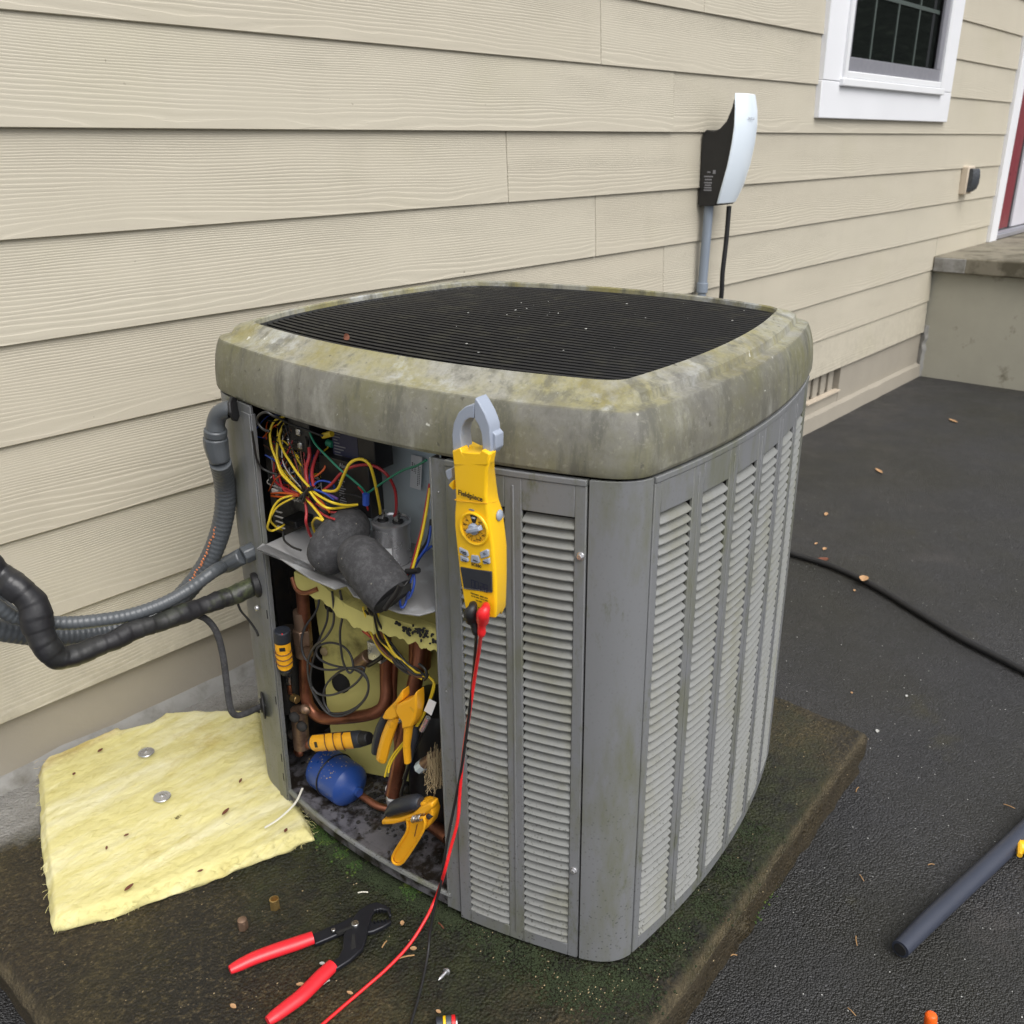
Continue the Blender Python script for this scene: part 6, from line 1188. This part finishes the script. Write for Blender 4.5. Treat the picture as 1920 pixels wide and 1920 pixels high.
MB().prism(flat2([(0.6481, -0.8228, -0.1300), (0.6528, -0.8250, -0.1300), (0.6364, -0.8475, -0.1300), (0.6288, -0.8451, -0.1300)]), AX0, .0138, .0145).build('groove', 'blackfel', pl, smooth=False); MB().prism(flat2([(0.6361, -0.7983, -0.1330), (0.6618, -0.8097, -0.1330), (0.6596, -0.8138, -0.1330), (0.6346, -0.8030, -0.1330)]), AX0, .0088, .0146).build('slot', 'blackfel', pl, smooth=False)
for (x, y, z), r in zip([(0.6663, -0.8097, -0.1320), (0.6348, -0.7933, -0.1320)], (.0062, .0034)): MB().tube([(x, y, .012), (x, y, .0168)], r, 16, sub=1).build('pivot_pin', 'steel', pl, bevel=.0008)
for k, (x, y, z) in enumerate([(0.7035, -0.8107, -0.1340), (0.7077, -0.8139, -0.1340), (0.7119, -0.8170, -0.1340), (0.7154, -0.8210, -0.1340), (0.6908, -0.8283, -0.1340), (0.6955, -0.8320, -0.1340), (0.7002, -0.8358, -0.1340), (0.7049, -0.8395, -0.1340)]): MB().box((x, y, .011), (.0018, .004, .006)).build('jaw_tooth', 'toolblk', pl)
for P_ in ([(0.6060, -0.7776, -0.1380), (0.5817, -0.7672, -0.1380), (0.5520, -0.7535, -0.1380), (0.5223, -0.7410, -0.1380), (0.4996, -0.7347, -0.1380), (0.4838, -0.7314, -0.1380)], [(0.5934, -0.8438, -0.1380), (0.5688, -0.8466, -0.1380), (0.5300, -0.8522, -0.1380), (0.5045, -0.8518, -0.1380), (0.4837, -0.8509, -0.1380), (0.4705, -0.8502, -0.1380)]):
    P_ = [(x, y, .011) for x, y, _ in P_]; MB().tube(P_, [.0108, .0118, .0116, .0110, .0100, .0072], 16, sub=6, flat=.82).build('handle_grip', 'redgrip', pl, ang=70)
# ---------------------------------------------------------------- small things on the pad
for (x, y, z), mt, lab, rot in ((*[(0.6089, -0.6690, -0.1490)], 'brass', 'bright hollow brass nut on the pad, nearer the insulation batt', 0), (*[(0.5492, -0.6654, -0.1490)], 'dullbrass', 'dull brown brass cap on the pad, left of the bright nut', .3)):
    t_ = thing('brass_cap', lab, 'brass cap', (x, y, -.149))
    b = MB(); hx_ = lambda r, z_, n=6: [(r*math.cos(2*math.pi*q/24), r*math.sin(2*math.pi*q/24), z_) for q in range(24)]
    def hexr(r, z_):
        out_ = []
        for q in range(24):
            a_ = 2*math.pi*q/24; k_ = math.cos(math.pi/6)/math.cos((a_ % (math.pi/3))-math.pi/6); out_.append((r*k_*math.cos(a_+rot), r*k_*math.sin(a_+rot), z_))
        return out_
    rings = [hexr(.0086, 0), hexr(.0086, .0135), hx_(.0078, .015)]
    rings += [hx_(.0078, .019), hx_(.0060, .0195), hx_(.0056, .006)] if mt == 'brass' else [hx_(.0074, .018), hx_(.004, .0196)]
    b.loft(rings); b.build('cap_shell', mt, t_, ang=30)
sb = thing('sheet_metal_screw', 'loose zinc screw lying on the pad right of the black lead', 'screw', (0, 0, 0))
s0, s1 = [Vector(p) for p in [(0.6866, -0.9807, -0.1455), (0.7079, -0.9787, -0.1455)]]
MB().tube([s0, s0.lerp(s1, .2)], [.0006, .0020], 8, sub=1).build('screw_tip', 'zinc', sb)
th_ = [s0.lerp(s1, .2+.65*q/30) for q in range(31)]; MB().tube(th_, [.0026 if q % 2 else .0020 for q in range(31)], 8, sub=1).build('screw_thread', 'zinc', sb)
MB().tube([s0.lerp(s1, .85), s0.lerp(s1, .89)], .0062, 14, sub=1).build('screw_washer', 'zinc', sb); MB().tube([s0.lerp(s1, .89), s0.lerp(s1, 1.06)], .0044, 6, sub=1).build('screw_head', 'zinc', sb, bevel=.0006)
mk_ = thing('striped_cartridge', 'small banded black, yellow and red cartridge cut by the bottom edge', 'cartridge', (0, 0, 0))
m0, m1 = [Vector(p) for p in [(0.6276, -1.0371, -0.1390), (0.6503, -1.0578, -0.1390)]]; md = m1-m0
for t0, t1, mt, r in ((0, .32, 'tooldark', .0105), (.32, .45, 'meter', .0112), (.45, .72, 'conduit', .0108), (.72, .90, 'redpl', .0112), (.90, 1.0, 'steel', .0080)):
    MB().tube([m0+md*t0, m0+md*t1], r, 16, sub=1).build('band', mt, mk_, bevel=.0008)
# needles and chips on the pad
for k, ((a, b_), mt) in enumerate(zip([[(0.6750, -0.9040, -0.1470), (0.6951, -0.9179, -0.1470)], [(0.6710, -0.8682, -0.1470), (0.6850, -0.8637, -0.1470)], [(0.7201, -0.7499, -0.1470), (0.7322, -0.7620, -0.1470)], [(0.7652, -0.8999, -0.1470), (0.7625, -0.9151, -0.1470)], [(0.5669, -0.8530, -0.1470), (0.5781, -0.8542, -0.1470)]], ('needle', 'needle', 'plasticw', 'leafdk', 'chip'))):
    o = MB().tube([a, tuple((Vector(a)+Vector(b_))*.5+Vector((0, 0, .0012))), b_], .0012, 6).build('pine_needle', mt, None); tag(o, ('dry pine needle lying between the red and black test leads', 'short dry needle just below the plier jaws', 'pale straw on the pad above the plier jaws', 'brown needle right of the black lead under the unit edge', 'pale sliver beside the lower red plier handle')[k], 'pine needle', 'needles on the pad')
for k, (x, y, z) in enumerate([(0.5445, -0.8259, -0.1470), (0.4558, -0.7819, -0.1470), (0.5846, -0.8947, -0.1470), (0.7031, -0.9067, -0.1470), (0.7262, -0.8550, -0.1470), (0.6499, -1.0182, -0.1470), (0.5901, -0.8203, -0.1470)]):
    litter('fallen_leaf', (x, y, -.1485), random.uniform(.007, .013), random.uniform(.005, .008), random.uniform(0, 3), 'leaf' if k != 6 else 'chip', ('tan leaf scrap between the two red plier handles', 'tan leaf scrap on the pad, farthest to the lower left', 'small tan leaf scrap between lower plier handle and red lead', 'tan leaf scrap touching the red test lead', 'tan leaf scrap beside the tip of the plier jaws', 'tan leaf scrap just above the striped cartridge', 'pale chip beside the lower arm of the pliers')[k], 'leaf', 'leaf scraps on the pad', .3)
gr_ = MB()
for _ in range(420):
    x, y = random.uniform(.27, 1.74), random.uniform(-1.27, -.35)
    if .80 < x < 1.6 and y > -1.12: continue
    r = random.uniform(.0004, .0012); gr_.ball((x, y, -.1485), (r*random.uniform(.8, 1.6), r, r*.6), 5, 3)
for _ in range(110):
    c_ = random.choice([(0.7877, -0.9724, -0.1490), (0.7905, -1.0386, -0.1490), (0.8006, -1.0952, -0.1490), (0.8215, -1.1512, -0.1490), (0.8601, -1.1927, -0.1490), (0.9216, -1.2194, -0.1490), (0.9889, -1.2353, -0.1490), (0.8321, -1.2028, -0.1490), (0.7924, -1.1434, -0.1490), (0.7959, -0.9406, -0.1490)]); r = random.uniform(.0004, .0011); gr_.ball((random.gauss(c_[0], .020), random.gauss(c_[1], .014), -.1478), (r*random.uniform(.8, 2.6), r, r*.6), 5, 3)
o = gr_.build('grit', 'twine'); tag(o, 'pale specks of grit scattered over the mossy pad', 'grit', kind='stuff')
# moss cushions along the foot of the unit and the pad edge
def moss(name, spots, mat, label, n, rad, hgt):
    b = MB()
    for (x, y, z), w in spots:
        for _ in range(int(n*w*1.1)):
            px_, py_ = random.gauss(x, rad*.9), random.gauss(y, rad*.9); r = random.uniform(.0006, .0026); b.ball((px_, py_, z+random.uniform(-.001, .4)*hgt*.4), (r*random.uniform(.7, 1.5), r*random.uniform(.7, 1.5), r*random.uniform(.5, 1.1)), 5, 3)
    o = b.build(name, mat, smooth=False); tag(o, label, 'moss', kind='stuff'); return o
sp1 = [((x, y, -.150), 1) for x, y, _ in [(0.7746, -0.5499, -0.1490), (0.7694, -0.5811, -0.1490), (0.7666, -0.6162, -0.1490), (0.7639, -0.6504, -0.1490), (0.7642, -0.6831, -0.1490), (0.7666, -0.7212, -0.1490), (0.7701, -0.7597, -0.1490), (0.7735, -0.7972, -0.1490), (0.7780, -0.8351, -0.1490), (0.7846, -0.8710, -0.1490), (0.7861, -0.9074, -0.1490)]]
moss('moss', sp1, 'mossdk', 'dark wet moss growing along the foot of the unit', 520, .014, .007)
sp2 = [((x, y, -.149), w) for (x, y, _), w in zip([(0.7658, -0.6048, -0.1490), (0.7739, -0.5558, -0.1490), (0.7596, -0.6975, -0.1490), (0.7880, -0.8083, -0.1490), (0.7846, -0.8174, -0.1490), (0.7622, -0.6526, -0.1490), (0.7698, -0.5773, -0.1490)], (1, .6, .5, 1, .7, .6, .5))]
moss('moss', sp2, 'moss', 'bright green moss tufts by the base pan', 170, .009, .010)
sp3 = [((x, y, z), 1) for x, y, z in [(0.7962, -0.9644, -0.1500), (0.8009, -1.0181, -0.1500), (0.8093, -1.0664, -0.1500), (0.8174, -1.1132, -0.1500), (0.8381, -1.1589, -0.1500), (0.8780, -1.1901, -0.1500), (0.9337, -1.2017, -0.1500), (1.0012, -1.2081, -0.1500), (1.0829, -1.2091, -0.1500), (1.1879, -1.2008, -0.1500), (1.2978, -1.1841, -0.1500), (0.8743, -1.2219, -0.1500), (0.8172, -1.1844, -0.1500), (0.8004, -1.1371, -0.1500)]]
moss('moss', sp3, 'mossdk', 'dark green moss along the pad below the louvred front corner', 300, .020, .006)
sp4 = [((x, y, z), 1) for x, y, z in [(1.2264, -1.2161, -0.2550), (1.2654, -1.2117, -0.2555), (1.2936, -1.2133, -0.2560), (1.2016, -1.2137, -0.2565), (1.0657, -1.2071, -0.2570), (1.3297, -1.2114, -0.2575), (1.1467, -1.2124, -0.2580)]]
moss('moss', sp4, 'moss', 'olive moss where the pad edge meets the asphalt', 260, .014, .010)
# ---------------------------------------------------------------- things on the asphalt
cd_ = thing('power_cord', 'black cord running across the asphalt behind the unit', 'cord', (0, 0, 0))
MB().tube([(2.7344, -0.4989, -0.2500), (2.7135, -0.5837, -0.2500), (2.7042, -0.7406, -0.2500), (2.6490, -0.9021, -0.2500), (2.5648, -1.0609, -0.2500), (2.4894, -1.2032, -0.2500), (2.4470, -1.3114, -0.2500), (2.3979, -1.4387, -0.2500), (2.3539, -1.6110, -0.2500)], .0105, 12, sub=8).build('cord_sheath', 'rubber', cd_)
br = thing('blue_grey_hose', 'dark blue grey hose end lying on the asphalt at lower right', 'hose', (0, 0, 0))
hp = [(1.3016, -1.4679, -0.2400), (1.3937, -1.4828, -0.2400), (1.5030, -1.5030, -0.2400), (1.6212, -1.5248, -0.2400), (1.7732, -1.5524, -0.2400), (1.9680, -1.5874, -0.2400)]
MB().tube(hp, [.0150, .0165, .0165, .0168, .0172, .0172], 20, sub=6).build('hose_sheath', 'bar', br); h0, h1 = Vector(hp[0]), Vector(hp[1]); hd = (h1-h0).normalized()
MB().tube([h0-hd*.002, h0+hd*.004], [.0105, .0105], 16, sub=1).build('hose_bore', 'blackfel', br)
yb = thing('yellow_connector', 'yellow connector beside the hose, cut by the right edge', 'connector', (0, 0, 0))
MB().tube([(1.6962, -1.5505, -0.2400), (1.7316, -1.5956, -0.2400)], [.013, .016], 12, sub=1).build('connector_shell', 'meter', yb, bevel=.002); MB().tube([(1.7041, -1.5508, -0.2320), (1.6635, -1.5611, -0.2320)], .005, 8, sub=1).build('connector_lug', 'meterdk', yb)
ot = thing('orange_tool_tip', 'orange rounded tool tip poking up at the bottom edge', 'tool', (0, 0, 0))
tp = Vector([(1.1736, -1.5567, -0.2150)][0]); MB().tube([tp+Vector((0, 0, .012)), tp+Vector((0, 0, .009)), tp, tp+Vector((.0, -.006, -.05))], [.006, .0085, .0095, .0098], 14, sub=3).build('tip', 'orangepl', ot)
lv = [(2.6578, -0.8630, -0.2605), (4.7288, -0.4879, -0.2605), (3.7522, -0.4931, -0.2605), (2.7442, -0.6896, -0.2605), (2.8405, -0.6563, -0.2605), (3.1453, -0.5279, -0.2605), (2.8643, -0.6150, -0.2605), (2.6008, -0.8589, -0.2605), (2.1159, -1.1916, -0.2605), (1.9210, -1.1927, -0.2605), (1.4488, -1.2103, -0.2605), (2.0402, -1.0817, -0.2605)]
for k, (x, y, z) in enumerate(lv):
    ln, wd, mt = ((.042, .028, 'leaf'), (.064, .020, 'leaf'), (.060, .018, 'leaf'), (.055, .028, 'leafdk'), (.024, .013, 'leaf'), (.034, .014, 'leaf'), (.020, .008, 'leaf'), (.012, .008, 'leaf'), (.010, .007, 'chip'), (.012, .009, 'chip'), (.010, .007, 'leaf'), (.008, .006, 'leaf'))[k]
    lab = {0: 'tan dead leaf lying across the black cord', 1: 'narrow tan leaf nearest the porch', 2: 'narrow tan leaf between the porch and the unit', 3: 'dark red brown leaf just above the black cord', 9: 'white pebble by the pad corner'}.get(k) or {4: 'small tan leaf just above the cord near the unit', 5: 'tan leaf bit farthest up the asphalt beside the louvres', 6: 'tiny tan leaf bit left of the dark red leaf', 7: 'tiny leaf bit just below the tan leaf on the cord', 8: 'pale chip alone on the asphalt right of the pad corner', 10: 'tan bit at the foot of the front edge of the pad', 11: 'tiny tan leaf bit on the asphalt just above the pad corner'}[k]
    litter('fallen_leaf' if k != 9 else 'pebble', (x, y, z+(.021 if k == 0 else .001)), ln, wd, (.2, .9, .8, -.4, .1, .3, 0, .4, .2, .3, .1, .5)[k], mt, lab, 'leaf' if k != 9 else 'pebble', 'leaf bits on the asphalt' if k > 3 and k != 9 else None, .35)
for k, (a, b_) in enumerate([[(1.6744, -1.2416, -0.2590), (1.6936, -1.2397, -0.2590)], [(1.8386, -1.4910, -0.2590), (1.8396, -1.5123, -0.2590)], [(1.2989, -1.3948, -0.2590), (1.2799, -1.4045, -0.2590)], [(1.1170, -1.2499, -0.2590), (1.1252, -1.2576, -0.2590)], [(1.4863, -1.2026, -0.2590), (1.5018, -1.2229, -0.2590)], [(1.1495, -1.4426, -0.2590), (1.1438, -1.4581, -0.2590)], [(1.5559, -1.4314, -0.2590), (1.5654, -1.4402, -0.2590)], [(1.4455, -1.3423, -0.2590), (1.4348, -1.3548, -0.2590)]]):
    o = MB().tube([a, tuple((Vector(a)+Vector(b_))*.5+Vector((0, .001, .0015))), b_], .0010, 5).build('pine_needle', 'needle', None); tag(o, ('dry pine needle on the asphalt nearest the pad corner', 'dry pine needle above the hose at the right edge', 'dry pine needle just left of the hose tip', 'dry pine needle beside the lower front edge of the pad', 'dry pine needle touching the front edge of the pad', 'dry pine needle near the bottom edge, left of the orange tip', 'dry pine needle on the asphalt above the middle of the hose', 'dry pine needle midway between the pad edge and the hose')[k], 'pine needle', 'needles on the asphalt')
pb = MB()
for _ in range(700):
    x, y = random.uniform(1.0, 3.6), random.uniform(-1.75, -.1); r = random.uniform(.0006, .0016)
    if x < 1.8 and y > -1.27: continue
    pb.ball((x, y, -.261), (r*random.uniform(.8, 1.5), r, r*.6), 5, 3)
o = pb.build('loose_stones', 'chip'); tag(o, 'tiny pale stones strewn over the asphalt', 'stones', kind='stuff')
lf_ = litter('fallen_leaf', tuple(ACM @ Vector([(-0.3422, 0.0818, 0.9543)][0])), .018, .010, .4, 'leafdk', 'small brown leaf caught upright on the black fan grille', 'leaf', None, .4)
lf_.rotation_euler = (1.1, .2, .3); lf_.location = ACM @ Vector((-.285, .12, .895))
# ---------------------------------------------------------------- conifers across the yard (they show in the window)
for k, (x, y, h) in enumerate((x_, y_, h_*1.4) for x_, y_, h_ in ((27, -14, 6.6), (30.5, -12.5, 6.2), (33, -14.5, 7.2), (35.5, -12, 6.4), (38, -14, 7.4), (40.5, -12.5, 6.6), (43.5, -15, 7.8), (47, -12, 6.8), (51, -14, 7.5))):
    t_ = thing('conifer_tree', 'tall dark conifer across the yard, mirrored in the window', 'tree', (x, y, -.262), group='conifers across the yard')
    MB().tube([(0, 0, 0), (.05, 0, h*.5), (0, 0, h*.97)], [.30, .24, .05], 10).build('trunk', 'bark', t_)
    b = MB()
    for q in range(2600):
        zz = random.uniform(.16, 1.0); rad = (1-zz)*1.9+.35; a_ = random.uniform(0, 6.28); r = rad*math.sqrt(random.random()); c = Vector((r*math.cos(a_), r*math.sin(a_), zz*h-.25*r)); e1 = Vector((math.cos(a_), math.sin(a_), -.35)); e2 = Vector((-e1.y, e1.x, random.uniform(-.3, .3)))
        s = random.uniform(.2, .5); b.add([c-e2*s*.5, c+e1*s*.9-e2*s*.2, c+e1*s*1.2, c+e1*s*.9+e2*s*.2, c+e2*s*.5], [(0, 1, 2, 3, 4)])
    b.build('crown', 'needles', t_, smooth=False)
